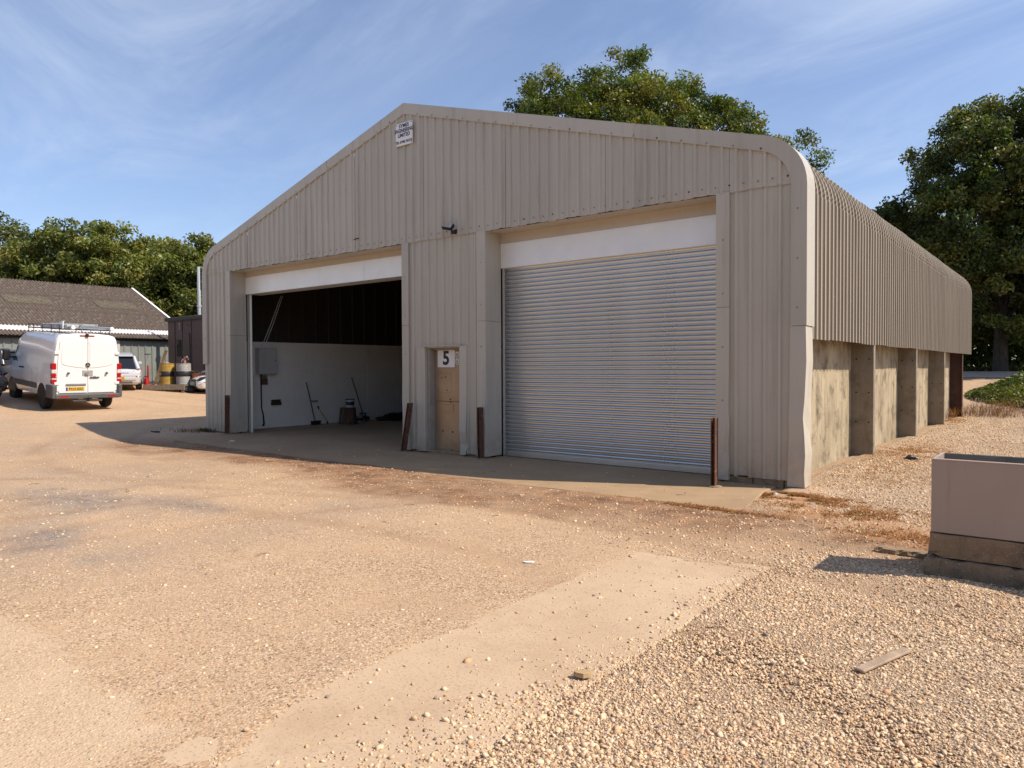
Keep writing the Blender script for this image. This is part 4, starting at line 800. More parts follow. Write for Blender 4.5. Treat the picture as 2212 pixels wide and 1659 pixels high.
m = MB(); m.bbox((-.35, -.12, .06), (.3, .12, .2), .03); m.build('chassis', red, jk)
for x in (-.28, .25):
    for y in (-.13, .13): m = MB(); m.lathe([(.05, -.02), (.05, .02)], 12, M=Matrix.Translation((x, y, .05)) @ Matrix.Rotation(R(90), 4, 'X')); m.build('wheel', MT['dark'], jk)
m = MB(); m.tube([(.2, 0, .2), (.36, .1, .98)], .035, 8); m.build('handle_socket', red, jk); m = MB(); m.tube([(.36, .1, .95), (.40, .12, 1.42)], .014, 8); m.build('handle_rod', MT['galv'], jk); m = MB(); m.tube([(.40, -.02, 1.44), (.40, .26, 1.44)], .018, 8); m.build('grip', MT['dark'], jk)
pk = MB(); pk.bbox((-.065, -.02, 0), (.065, .02, 1.7), .006); pk = pk.build('stained_plank', flat('stained_yellow', (.15, .10, .045), .85, var=.8, ns=7), None, (-28.75, 5.2, H(-28.7, 5.2) - .02)); pk.rotation_euler = (R(-12), R(14), R(40)); tag(pk, 'tar stained yellow plank leaning behind the yellow drum', 'plank')
lump('rubble_heap', (-27.25, 4.55, H(-27.25, 4.55)), (.14, .14, .2), flat('pale_bag', (.5, .48, .46), .7, var=.4), 'crumpled pale plastic bag beside the fire extinguisher', 'bag', 12)

# ------------------------------------------------------------------ vehicles
def paint(name, c, rough=.25, metal=.0, coat=.6): return flat(name, c, rough, metal, var=.03, coat=coat)
MT['glass'] = flat('car_glass', (.012, .013, .014), .06, var=.1, spec=.7)
MT['lamp_red'] = flat('tail_lamp_red', (.40, .012, .012), .12, var=.15, ns=20, coat=.5); MT['lamp_clear'] = flat('lamp_clear', (.62, .58, .56), .12, var=.15, ns=25, coat=.5)
MT['trim'] = flat('grey_bumper_plastic', (.085, .085, .088), .5); MT['rim'] = flat('dull_rim', (.33, .33, .34), .35, .6, var=.2)
MT['plate_y'] = flat('yellow_plate', (.68, .42, .02), .4, var=.04); MT['plate_w'] = flat('white_plate', (.7, .7, .7), .4); MT['ink'] = flat('plate_ink', (.008, .008, .008), .5); MT['blue'] = flat('plate_blue', (.02, .06, .35), .5)
def wheel(root, x, y, r, w, out):   # out = +1/-1: side the rim faces (local y)
    o = empty('wheel', (x, y, r), 0, root); M_ = Matrix.Rotation(R(-90 * out), 4, 'X')
    m = MB(); m.lathe([(r * .64, -w / 2), (r * .9, -w / 2 - .005), (r * .985, -w / 2 + .025)] + [q for i in range(4) for q in ((r, -w / 2 + .05 + i * (w - .1) / 4), (r, -w / 2 + .05 + (i + .8) * (w - .1) / 4), (r * .975, -w / 2 + .05 + (i + .83) * (w - .1) / 4), (r * .975, -w / 2 + .05 + (i + .97) * (w - .1) / 4))] + [(r * .985, w / 2 - .025), (r * .9, w / 2 + .005), (r * .64, w / 2)], 28, M=M_); m.build('tyre', MT['rubber'], o, smooth=35)
    m = MB(); m.lathe([(r * .65, w / 2 - .02), (r * .62, w / 2 - .004), (r * .56, w / 2 - .02), (r * .5, w / 2 - .05), (r * .24, w / 2 - .03), (r * .2, w / 2 - .005), (r * .05, w / 2)], 28, M=M_); m.build('rim', MT['rim'], o, smooth=40)
    for k in range(5):
        a = k * 2 * math.pi / 5; m = MB(); m.lathe([(r * .085, w / 2 - .045), (r * .085, w / 2 - .03)], 8, M=M_ @ Matrix.Translation((r * .41 * math.cos(a), r * .41 * math.sin(a), 0))); m.build('rim_hole', MT['dark'], o)
def loft(st, name, mats, parent, smooth=35, capA=True, capB=True):
    n = len(st[0]); b = MB(); b.add([p for s in st for p in s], [(i * n + k, i * n + (k + 1) % n, (i + 1) * n + (k + 1) % n, (i + 1) * n + k) for i in range(len(st) - 1) for k in range(n)])
    if capA: b.f.append(tuple(range(n - 1, -1, -1))); b.mi.append(0)
    if capB: b.f.append(tuple(range((len(st) - 1) * n, len(st) * n))); b.mi.append(0)
    return b.build(name, mats, parent, smooth=smooth)
def ring(x, half):   # half: [(y,z)] bottom to top for y>=0
    return [(x, y, z) for y, z in half] + [(x, -y, z) for y, z in reversed(half)]
def number_plate(root, loc, rz, txt, mat, blue=True, w=.52):
    o = empty('number_plate', loc, rz, root)
    m = MB(); m.bbox((-.008, -w / 2, -.055), (.004, w / 2, .055), .003); m.build('plate', mat, o)
    if blue: m = MB(); m.box((-.0095, w / 2 - .045, -.053), (-.0081, w / 2 - .001, .053)); m.build('blue_band', MT['blue'], o)
    text('registration', txt, .108, MT['ink'], o, (-.009, -.02 if blue else 0, 0), rot=(R(90), 0, R(-90)), bold=.0035, xs=.83)

# --- the white panel van: x forward from the rear doors, y left
VP = (-21.95, -.16); VA = R(176.5)
van = empty('panel_van', (VP[0], VP[1], H(-22.6, 0) - .03), VA); van.rotation_euler = (0, R(-3.4), VA)
tag(van, 'white panel van with a loaded roof rack and double rear doors', 'van')
wp = paint('van_white', (.78, .77, .75), .22)
def vsec(x, s=1.0, top=2.42, inset=0, zb=.40):
    k = (top - 1.0) / 1.42
    return ring(x, [(.80 - inset, zb), (.95 - inset, zb + .04), (.985 - inset, .62), (.99 - inset, .95), (.978 - inset, 1.0 + .25 * k), (.945 - inset, 1.0 + .7 * k), (.90 - inset, 1.0 + 1.08 * k), (.865 - inset, 1.0 + 1.26 * k), (.80 - inset, 1.0 + 1.36 * k), (.66 - inset, 1.0 + 1.405 * k), (.3, 1.0 + 1.43 * k)])
vst = [vsec(.0, inset=.035, top=2.385), vsec(.03, inset=.012, top=2.41), vsec(.12, inset=.0), vsec(1.5, top=2.44), vsec(3.0, top=2.44), vsec(3.55, top=2.40), vsec(3.9, top=2.25), vsec(4.3, top=1.72), vsec(4.55, top=1.40, inset=.03), vsec(4.95, top=1.22, inset=.08), vsec(5.18, top=1.02, inset=.16), vsec(5.24, top=.9, inset=.25)]
loft(vst, 'body', wp, van)
m = MB(); m.quad((3.72, .80, 2.36), (3.72, -.80, 2.36), (4.50, -.86, 1.43), (4.50, .86, 1.43)); m.build('windscreen', MT['glass'], van)
# rear doors
def door_leaf(s):
    o = empty('rear_door', (0, 0, 0), 0, van); y0, y1 = .006 * s, .865 * s
    def outl(ins, zb, zt, curve):
        pts = [(y0 + s * ins, zb + ins), (.55 * s, zb + ins), (y1 - s * (ins + .0), zb + .06 + ins), (y1 + s * (.0 - ins), .95), (.835 * s - s * ins, 1.6), (.775 * s - s * ins, zt - .18 - ins), (.70 * s - s * ins, zt - .06 - ins), (.6 * s - s * ins * .5, zt - ins), (y0 + s * ins, zt - ins)]
        return pts
    A = outl(0, .56, 2.335, 0); B_ = outl(.012, .56, 2.335, 0); b = MB(); n = len(A)
    b.add([(-.005, y, z) for y, z in A] + [(-.022, y, z) for y, z in B_], [(i, (i + 1) % n, n + (i + 1) % n, n + i) for i in range(n)] + [tuple(range(n, 2 * n))])
    b.build('leaf', wp, o)
    # pressed window panel: raised rim with a curved lower edge
    P_ = [(y0 + s * .045, 1.335), (.30 * s, 1.355), (.60 * s, 1.41), (.735 * s, 1.47), (.755 * s, 1.6), (.72 * s, 2.05), (.66 * s, 2.17), (.55 * s, 2.22), (y0 + s * .045, 2.22)]
    cx_, cz_ = .38 * s, 1.78; Q_ = [(y + (cx_ - y) * .06, z + (cz_ - z) * .06) for y, z in P_]; b = MB(); n = len(P_)
    b.add([(-.0225, y, z) for y, z in P_] + [(-.036, y, z) for y, z in Q_], [(i, (i + 1) % n, n + (i + 1) % n, n + i) for i in range(n)] + [tuple(range(n, 2 * n))]); b.build('pressed_panel', wp, o, smooth=20)
    b = MB(); b.bbox((-.028, min(.03 * s, .80 * s), .58), (-.0225, max(.03 * s, .80 * s), .855), .004); b.build('lower_panel', wp, o)
    for z in (.83, 1.78): b = MB(); b.bbox((-.045, min(.80 * s, .93 * s), z), (-.004, max(.80 * s, .93 * s), z + .085), .008); b.build('hinge', wp, o)
    b = MB(); b.tube([(-.02, .55 * s, 1.19), (-.085, .55 * s, 1.19)], .035, 12); b.build('door_stop', MT['trim'], o, smooth=40)
    return o
dl, dr = door_leaf(1), door_leaf(-1)
b = MB(); b.bbox((-.055, .05, .80), (-.0285, .62, .86), .01); b.build('plate_lamp_bar', flat('lamp_bar_grey', (.2, .2, .2), .5), dl)  # plain grey bar above the number plate
number_plate(van, (-.034, .35, .70), 0, 'PX10 SGO', MT['plate_y'])
em = empty('badge', (-.038, .0, 1.45), 0, van)
b = MB(); b.tube([(0, .072 * math.cos(a), .072 * math.sin(a)) for a in [2 * math.pi * i / 20 for i in range(21)]], .009, 6); b.build('badge_ring', MT['galv'], em, smooth=60)
b = MB(); b.lathe([(.07, 0), (.07, .006)], 20, M=Matrix.Rotation(R(-90), 4, 'Y')); b.build('badge_disc', MT['dark'], em)
for a in (90, 210, 330): b = MB(); b.tube([(-.009, 0, 0), (-.007, .068 * math.cos(R(a)), .068 * math.sin(R(a)))], [.013, .004], 6); b.build('badge_spoke', MT['galv'], em)
b = MB(); b.bbox((-.034, -.15, 1.10), (-.0225, .15, 1.28), .004); lp = b.build('lock_plate', flat('brushed_plate', (.42, .41, .40), .4, .3), van)
b = MB(); b.tube([(-.03, .02, 1.19), (-.075, .02, 1.19)], .055, 14); b.build('lock_barrel', MT['galv'], lp, smooth=40)
b = MB(); b.bbox((-.06, -.34, 1.035), (-.03, -.06, 1.075), .012); hd = b.build('door_handle', MT['trim'], dr); b = MB(); b.lathe([(.055, 0), (.05, .008)], 14, M=Matrix.Translation((-.028, -.2, 1.055)) @ Matrix.Rotation(R(-90), 4, 'Y')); b.build('handle_cup', flat('silver_plastic', (.35, .35, .35), .4), dr)
for s in (1, -1):
    o = empty('tail_lamp', (0, 0, 0), 0, van)
    for z0, z1, mt in ((.86, .99, 'lamp_red'), (.992, 1.03, 'lamp_clear'), (1.032, 1.09, 'lamp_red'), (1.092, 1.18, 'lamp_red'), (1.182, 1.30, 'lamp_clear'), (1.302, 1.50, 'lamp_red')):
        b = MB(); ya, yb = .872 * s, 1.0 * s; b.bbox((-.03, min(ya, yb), z0), (.13, max(ya, yb), z1), .014); b.build('lamp_lens', MT[mt], o)
    b = MB(); ya, yb = .56 * s, .80 * s; b.bbox((-.122, min(ya, yb), .435), (-.10, max(ya, yb), .495), .008); b.build('bumper_reflector', MT['lamp_red'], van)
    b = MB(); ya, yb = .88 * s, 1.01 * s; b.bbox((-.10, min(ya, yb), .40), (.55, max(ya, yb), .83), .03); b.build('bumper_corner', MT['trim'], van)
b = MB(); b.bbox((-.12, -.93, .39), (.05, .93, .545), .03); b.build('bumper', MT['trim'], van)
b = MB(); b.tube([(-.02, -.42, .33), (-.02, .42, .33)], .045, 12); b.build('tow_bar', MT['trim'], van, smooth=40); b = MB(); b.tube([(-.02, 0, .33), (-.14, 0, .33), (-.16, 0, .40)], .025, 8); b.lathe([(.01, 0), (.028, .02), (.01, .05)], 10, M=Matrix.Translation((-.16, 0, .40))); b.bbox((-.06, -.12, .29), (-.01, .12, .41), .01); b.build('tow_ball', MT['dark'], van)
b = MB(); b.bbox((-.075, -.02, 2.335), (.02, .06, 2.43), .012); b.build('rear_camera', MT['dark'], van)
b = MB(); b.bbox((-.028, -.2, 2.345), (.0, .22, 2.385), .008); b.build('brake_lamp', MT['lamp_red'], van)
for x in (1.0, 4.25):
    for s in (1, -1):
        wheel(van, x, s * .87, .345, .235, s)
        b = MB(); n = 18; ya = .981 * s; yb = .994 * s
        b.add([(x + .44 * math.cos(math.pi * i / n), ya, .36 + .47 * math.sin(math.pi * i / n)) for i in range(n + 1)] + [(x + .44 * math.cos(math.pi * i / n), yb, .36 + .47 * math.sin(math.pi * i / n)) for i in range(n + 1)], [(i, i + 1, n + 2 + i, n + 1 + i) for i in range(n)] + [tuple(range(n, -1, -1)), tuple(range(n + 1, 2 * n + 2))]); b.build('wheel_arch', MT['dark'], van)
sidew = lambda z: .99 - .12 * max(0, (z - 1.0) / 1.2) ** 1.25
def side_panel(x0, x1, z0, z1, mat, name, s=1, dx=0, pr=.006):
    b = MB(); K = 5; vs = []
    for i in range(K + 1):
        z = z0 + (z1 - z0) * i / K; vs += [(x0, s * (sidew(z) + pr), z), (x1 - dx * i / K, s * (sidew(z) + pr), z)]
    b.add(vs, [(2 * i, 2 * i + 1, 2 * i + 3, 2 * i + 2) for i in range(K)]); return b.build(name, mat, van)
for s in (1, -1):
    side_panel(2.05, 2.95, 1.42, 2.14, MT['glass'], 'side_window', s); side_panel(3.15, 4.25, 1.40, 2.10, MT['glass'], 'cab_window', s, .62)
    for x in (2.0, 3.06): side_panel(x, x + .012, .5, 2.2, MT['dark'], 'door_seam', s)
    side_panel(.95, 2.0, 1.33, 1.37, MT['dark'], 'slide_rail', s); side_panel(1.5, 4.1, .62, .80, MT['trim'], 'rubbing_strip', s, pr=.014)
    for x in (2.92, 3.2): b = MB(); b.bbox((x, s * .985 - .01, 1.2), (x + .14, s * .985 + .03, 1.25), .008); b.build('door_handle', MT['dark'], van)
    o = empty('door_mirror', (4.05, s * .95, 1.5), 0, van); b = MB(); b.tube([(0, 0, 0), (-.02, s * .16, .02)], .03, 8); b.build('mirror_arm', MT['dark'], o); b = MB(); b.bbox((-.08, min(s * .14, s * .36), -.1), (.08, max(s * .14, s * .36), .28), .04); b.build('mirror_housing', MT['dark'], o)
    b = MB(); b.quad((-.083, s * .16, -.06), (-.083, s * .34, -.06), (-.083, s * .34, .24), (-.083, s * .16, .24)); b.build('mirror_glass', MT['glass'], o)
rk = empty('roof_rack', (0, 0, 2.44), 0, van)
for y in (-.72, .72): b = MB(); b.tube([(.15, y, .12), (3.4, y, .12)], .017, 6); b.tube([(.15, y, .24), (3.4, y, .24)], .010, 6); b.build('side_rail', MT['dark'], rk)
for x in (.2, 1.0, 1.9, 2.8, 3.35):
    b = MB(); b.tube([(x, -.75, .11), (x, .75, .11)], .018, 6); b.build('cross_bar', MT['dark'], rk)
    for y in (-.72, .72): b = MB(); b.tube([(x, y, -.02), (x, y, .25)], .012, 6); b.build('upright', MT['dark'], rk)
for y, nm in ((.42, 0), (-.70, 1)):
    o = empty('pipe_carrier', (0, y, .17), 0, rk); b = MB(); b.tube([(-.05, 0, 0), (3.0, 0, 0)], .058, 14); b.build('pipe', flat('grey_pipe', (.4, .4, .4), .4), o, smooth=40); b = MB(); b.lathe([(.062, 0), (.062, .02), (.05, .03)], 16, M=Matrix.Translation((-.04, 0, 0)) @ Matrix.Rotation(R(-90), 4, 'Y')); b.build('end_cap', MT['white'], o)
lad = empty('ladder', (0.1, 0, 0), 0, van); lad.location = (.0, -.1, 2.66)
for y in (-.2, .2): b = MB(); b.bbox((.05, y - .015, 0), (3.2, y + .015, .08), .004); b.build('stile', MT['galv'], lad)
for i in range(11): b = MB(); b.tube([(.2 + .28 * i, -.2, .04), (.2 + .28 * i, .2, .04)], .014, 6); b.build('rung', MT['galv'], lad)
b = MB(); b.bbox((.3, .12, .14), (2.8, .5, .26), .02); b.build('rack_load', flat('pale_load', (.45, .44, .42), .6, var=.35, ns=5), rk)
for i in range(5): b = MB(); b.tube([(.1 + .05 * i, -.55 + .09 * i, .15), (2.9, -.6 + .08 * i, .15)], .014, 6); b.build('loaded_rod', MT['galv'], rk)
b = MB(); b.tube([(.25, .62, .13), (.3, .6, .34), (.7, .45, .36), (1.2, .45, .3)], .022, 6); b.build('rack_hoop', MT['galv'], rk)

# --- generic passenger car: x forward, origin at the middle on the ground
def car(name, label, loc, rz, L, Wd, Hh, pm, plate=None, front=False, estate=False, plate_txt='', lamps=True, tilt=0):
    o = empty(name, loc, rz); o.rotation_euler = (0, tilt, rz); tag(o, label, 'car'); h = Wd / 2; xr, xf = -L / 2, L / 2
    def sec(x, zb, zt, w, wt): return ring(x, [(w * .8, zb), (w * .94, zb + .05), (w * .995, zb + .25), (w, zt - .22), (w * .985, zt - .1), (wt, zt - .01), (wt * .5, zt + .015)])
    bl = Hh * .62
    st = [sec(xr, .36, bl - .16, h * .80, h * .62), sec(xr + .05, .30, bl - .06, h * .91, h * .74), sec(xr + .22, .25, bl + .01, h * .985, h * .86), sec(xr + .7, .2, bl + .01, h, h * .88), sec(0, .2, bl - .01, h, h * .88), sec(xf - 1.25, .2, bl - .04, h, h * .86), sec(xf - .75, .2, bl - .10, h * .99, h * .82), sec(xf - .3, .22, bl - .19, h * .95, h * .72), sec(xf - .08, .26, bl - .30, h * .84, h * .6), sec(xf, .32, bl - .40, h * .70, h * .5)]
    loft(st, 'body', pm, o)
    # glasshouse: dark glass solid with painted roof and pillars over it
    gr = .10 if estate else .32; z0, z1 = bl - .03, Hh
    def gs(x, z, w): return [(x, w, z), (x, -w, z)]
    A = [(xr + .10, z0, h * .86), (xr + .16 + gr, z1 - .10, h * .70), (xr + .55 + gr, z1 - .015, h * .68), (.25, z1, h * .68), (.75, z1 - .05, h * .67), (xf - 1.05, z0, h * .86)]
    b = MB(); n = len(A); b.add([(x, w, z) for x, z, w in A] + [(x, -w, z) for x, z, w in A], [(i, i + 1, n + i + 1, n + i) for i in range(n - 1)] + [tuple(range(n)), tuple(range(2 * n - 1, n - 1, -1))]); b.build('window_glass', MT['glass'], o)
    b = MB(); e = .006; ro_ = [(xr + .16 + gr - .10, z1 - .085, h * .71), (xr + .5 + gr, z1 + e, h * .69), (.25, z1 + e + .01, h * .69), (.78, z1 - .045, h * .68)]
    b.add([q for x, z, w in ro_ for q in ((x, w, z - .05), (x, w * .93, z), (x, -w * .93, z), (x, -w, z - .05))], [(i * 4 + k, i * 4 + k + 1, i * 4 + 5 + k, i * 4 + 4 + k) for i in range(3) for k in range(3)]); b.build('roof', pm, o, smooth=40)
    for s in (1, -1):
        for (p, q_, w_) in ((A[0], A[1], .11), (A[5], A[4], .06)): b = MB(); b.tube([(p[0], s * (p[2] - .02), p[1]), (q_[0], s * (q_[2] - .015), q_[1])], [w_ * .8, w_ * .55], 6); b.build('pillar', pm, o, smooth=60)
        xm = -.15; b = MB(); b.tube([(xm, s * h * .862, z0), (xm - .05, s * h * .69, z1 - .03)], .035, 6); b.build('pillar', MT['dark'], o)
        for x in (xr + .82, xf - .88): 
            wheel(o, x, s * (h - .1), .315, .21, s)
            b = MB(); nn = 14; ya, yb = s * (h - .02), s * (h + .006); b.add([(x + .37 * math.cos(math.pi * i / nn), yy, .33 + .36 * math.sin(math.pi * i / nn)) for yy in (ya, yb) for i in range(nn + 1)], [(i, i + 1, nn + 2 + i, nn + 1 + i) for i in range(nn)] + [tuple(range(nn + 1, 2 * nn + 2))]); b.build('wheel_arch', MT['dark'], o)
        b = MB(); b.bbox((xf - 1.1, min(s * h * .98, s * h * 1.17), bl), (xf - .95, max(s * h * .98, s * h * 1.17), bl + .14), .03); b.build('door_mirror', pm, o)
        # lamps
        b = MB(); zt = bl - .06; b.add([(xr + .012, s * h * .60, zt - .12), (xr + .03, s * h * .85, zt - .22), (xr + .30, s * h * 1.004, zt - .10), (xr + .36, s * h * .985, zt + .02), (xr + .10, s * h * .86, zt + .03), (xr + .03, s * h * .62, zt - .02)] + [(xr + .2, s * h * .6, zt - .12), (xr + .2, s * h * .8, zt - .2), (xr + .32, s * h * .9, zt - .1), (xr + .36, s * h * .9, zt), (xr + .2, s * h * .8, zt), (xr + .2, s * h * .6, zt - .04)], [(0, 1, 2, 3, 4, 5)] + [(i, (i + 1) % 6, 6 + (i + 1) % 6, 6 + i) for i in range(6)]); b.build('tail_lamp', MT['lamp_red'], o)
        b = MB(); zt = bl - .30; b.add([(xf - .02, s * h * .52, zt - .06), (xf - .06, s * h * .86, zt - .07), (xf - .30, s * h * .965, zt + .06), (xf - .42, s * h * .93, zt + .13), (xf - .16, s * h * .70, zt + .07)] + [(xf - .3, s * h * .5, zt - .06), (xf - .3, s * h * .8, zt - .07), (xf - .4, s * h * .85, zt), (xf - .45, s * h * .8, zt + .06), (xf - .35, s * h * .6, zt + .02)], [(0, 1, 2, 3, 4)] + [(i, (i + 1) % 5, 5 + (i + 1) % 5, 5 + i) for i in range(5)]); b.build('head_lamp', MT['lamp_clear'] if not front else MT['dark'], o)
    b = MB(); b.bbox((xf - .06, -h * .52, .50), (xf + .012, h * .52, .62), .02); b.build('grille', MT['dark'], o); b = MB(); b.bbox((xf - .12, -h * .7, .27), (xf + .004, h * .7, .38), .03); b.build('lower_grille', MT['dark'], o)
    b = MB(); b.bbox((xr - .03, -h * .78, .42), (xr + .1, h * .78, .60), .04); b.build('rear_bumper', pm, o); b = MB(); b.bbox((xr - .034, -h * .6, .32), (xr + .05, h * .6, .40), .02); b.build('bumper_valance', MT['trim'], o)
    b = MB(); b.bbox((xr - .004, -h * .45, bl - .19), (xr + .04, h * .45, bl - .17), .004); b.build('boot_seam', MT['dark'], o)
    if plate: number_plate(o, (xr - .034 if not front else xf + .024, 0, .52 if not front else .46), 0 if not front else math.pi, plate_txt, plate)
    return o
silver = paint('silver_paint', (.62, .62, .63), .3, .25)
az = lambda x, y: H(x, y)
car('hatchback_car', 'silver hatchback parked behind the white van', (-29.0, 3.75, az(-29, 4) - .02), math.atan2(.37, -.93), 4.25, 1.75, 1.46, silver, MT['plate_y'], plate_txt='RY08 THY', tilt=R(-3))
car('white_car', 'white car facing out beside the corner of the workshop', (-25.55, 7.45, az(-25.5, 7.5) - .02), R(-104), 4.05, 1.72, 1.5, paint('car_white', (.76, .76, .76), .25), MT['plate_w'], front=True, plate_txt='W41 UJO')
gc = car('estate_car', 'dark grey estate car with roof rails left of the van', (-30.75, -1.15, az(-30.5, -1) - .02), math.atan2(-.6, -.8), 4.6, 1.82, 1.5, paint('grey_paint', (.075, .072, .07), .25, .3), None, estate=True)
for s in (1, -1): b = MB(); b.tube([(-1.7, s * .6, 1.5), (-1.5, s * .6, 1.55), (.2, s * .6, 1.56), (.5, s * .6, 1.5)], .017, 6); b.build('roof_rail', MT['galv'], gc)
car('black_car', 'black car at the left edge of the picture', (-26.47, -2.75, az(-26, -2.5) - .02), math.atan2(-.22, -.97), 4.3, 1.78, 1.42, paint('black_paint', (.012, .013, .018), .15), None)
# ------------------------------------------------------------------ foreground: metal tank on blocks, plank, litter
tk = empty('metal_tank', (2.0, -3.56, .35)); tag(tk, 'open grey sheet metal tank standing on concrete blocks', 'tank')
t = NT('tank_paint'); n_ = t.noise(1.5, 4); c_ = t.mix(t.rng(n_, .3, .7), (.35, .27, .22), (.385, .305, .255)); c_ = t.mix(t.rng(t.noise(1, 6, .7, t.co((14, 14, .8))), .56, .78, 0, .35), c_, (.2, .15, .11)); c_ = t.mix(t.rng(t.noise(30, 5, .75), .66, .72, 0, .7), c_, (.12, .06, .035)); t.color(c_); t.set(Roughness=t.rng(t.noise(5, 4), .3, .7, .32, .5)); t.bump(t.noise(1.8, 3), .12, .02); MT['tank'] = t.m
MT['tank_in'] = flat('tank_inside', (.16, .15, .12), .6, var=.3)
m = MB(); m.bbox((0, 0, 0), (2.3, .022, .56), .004); m.build('front_panel', MT['tank'], tk)
m = MB(); m.bbox((.002, .024, .0), (.02, .51, .565), .004); m.build('end_panel', MT['tank'], tk)
m = MB(); m.bbox((.022, .5, .0), (2.3, .52, .56), .004); m.build('back_panel', MT['tank_in'], tk)
m = MB(); m.box((.022, .024, .01), (2.28, .498, .03)); m.build('tank_floor', MT['tank_in'], tk)
m = MB(); m.bbox((0, -.004, .552), (2.3, .05, .562), .002); m.build('folded_rim', MT['tank'], tk)
for y in (.13, .37): m = MB(); m.lathe([(.022, -.012), (.022, .0), (.008, .001)], 12, M=Matrix.Translation((.02, y, .47)) @ Matrix.Rotation(R(90), 4, 'Y')); m.build('bolt_hole', MT['dark'], tk)
def cblock(a, b_, label, sd):
    r = random.Random(sd); m = MB(); N = [9, 4, 3]; 
    D_ = [b_[k] - a[k] for k in range(3)]; nx_, ny_, nz_ = 14, 5, 4; J = {}
    def pt(i, j, k):   # uneven faces, chipped arrises
        if (i, j, k) not in J:
            e = (i in (0, nx_)) + (j in (0, ny_)) + (k in (0, nz_)); c_ = .004 * (e - 1) + (r.uniform(0, .018) if e > 1 and r.random() < .3 else 0)
            f = [D_[0] * i / nx_, D_[1] * j / ny_, D_[2] * k / nz_]; mid = [q / 2 for q in D_]
            J[i, j, k] = tuple(f[q] + r.uniform(-.003, .003) + (1 if mid[q] > f[q] else -1) * (c_ if (i in (0, nx_), j in (0, ny_), k in (0, nz_))[q] else 0) for q in range(3))
        return J[i, j, k]
    for (n1_, n2_, fn) in ((nx_, nz_, lambda u, v: (u, 0, v)), (nx_, nz_, lambda u, v: (u, ny_, v)), (ny_, nz_, lambda u, v: (0, u, v)), (ny_, nz_, lambda u, v: (nx_, u, v)), (nx_, ny_, lambda u, v: (u, v, nz_)), (nx_, ny_, lambda u, v: (u, v, 0))):
        for u in range(n1_):
            for v in range(n2_): m.add([pt(*fn(u, v)), pt(*fn(u + 1, v)), pt(*fn(u + 1, v + 1)), pt(*fn(u, v + 1))], [(0, 1, 2, 3)])
    o = m.build('concrete_block', MT['conc_block'], None, a); o.rotation_euler = (0, R(r.uniform(-.4, .4)), R(r.uniform(-1.2, 1.2))); tag(o, label, 'block', 'concrete blocks under the tank'); return o
cblock((1.985, -3.585, .165), (3.4, -3.0, .348), 'upper concrete block right under the metal tank', 1)
cblock((1.955, -3.62, -.06), (2.62, -2.98, .163), 'lower concrete block at the left foot of the tank', 2)
cblock((2.63, -3.60, -.06), (3.5, -2.98, .160), 'lower concrete block at the right foot of the tank', 3)
cblock((1.50, -3.05, -.07), (1.95, -2.92, .055), 'low broken kerb block lying left of the tank', 4)
pl_ = MB(); pl_.bbox((-.24, -.028, 0), (.24, .028, .016), .004); pl_ = pl_.build('loose_plank', flat('dry_timber', (.34, .25, .17), .85, var=.25, ns=14, bump=.3), None, (2.065, -5.555, .008)); pl_.rotation_euler = (0, R(-1), math.atan2(.455, .152)); tag(pl_, 'short weathered plank lying on the gravel', 'plank')
def litter(name, loc, rot, dims, mat, label, cat, sd):
    r = random.Random(sd); m = MB(); n = 9; ra = [r.uniform(.75, 1.2) for _ in range(n)]
    P_ = [(dims[0] * ra[i] * math.cos(2 * math.pi * i / n), dims[1] * ra[i] * math.sin(2 * math.pi * i / n)) for i in range(n)]
    m.add([(x, y, 0) for x, y in P_] + [(x * .93, y * .93, dims[2] * (1 + .3 * ra[i])) for i, (x, y) in enumerate(P_)], [(i, (i + 1) % n, n + (i + 1) % n, n + i) for i in range(n)] + [tuple(range(n, 2 * n))])
    o = m.build(name, mat, None, loc); o.rotation_euler = (0, 0, R(rot)); tag(o, label, cat); return o
litter('flat_stone', (.87, -6.73, .012), 20, (.055, .03, .018), flat('ochre_stone', (.42, .29, .15), .8), 'flat ochre stone at the ragged edge of the concrete strip', 'stone', 1)
litter('paper_scrap', (-.71, -5.1, .0), 35, (.045, .02, .006), MT['white'], 'white scrap lying on the yard left of the concrete strip', 'scrap', 2)
lump('rubbish_lump', (.62, 3.95, .0), (.12, .1, .10), MT['sheeting'], 'black scrap lying on the gravel beside the side wall', 'scrap', 3, (5, 9), .45)
lump('pale_stone', (-.13, -.66, -.01), (.045, .035, .04), flat('pale_stone', (.6, .54, .45), .8), 'round pale stone at the corner of the workshop', 'stone', 4, (5, 9), .15)
litter('dark_rag', (-15.7, -1.0, H(-15.7, -1.0)), 15, (.14, .06, .025), MT['dark'], 'dark rag lying in the shadow left of the workshop', 'rag', 5)
lump('grey_stone', (.42, -1.08, -.01), (.055, .035, .035), flat('grey_stone', (.34, .28, .22), .8), 'grey stone lying among dry weeds at the corner', 'stone', 6, (5, 9), .2)
litter('paper_scrap', (-12.1, -1.02, .0), 10, (.07, .04, .008), MT['white'], 'pale scrap on the apron by the open doorway', 'scrap', 8)
r = random.Random(21)
tw = MB()
for i in range(46):
    x, y = r.uniform(-9, 2.5), r.uniform(-6.5, -1.2)
    if i < 10: x, y = r.uniform(1.5, 2.6), r.uniform(-3.75, -3.6)
    a = r.uniform(0, 6.28); L_ = r.uniform(.04, .16); z = max(H(x, y), 0 if (-.15 < x < .95 and y < -4.1) or (-13 < x < -.1 and y > -1.95) else -9) + .006
    tw.tube([(x, y, z), (x + L_ * .5 * math.cos(a), y + L_ * .5 * math.sin(a), z + .008), (x + L_ * math.cos(a + .3), y + L_ * math.sin(a + .3), z)], [.0035, .003, .0015], 4)
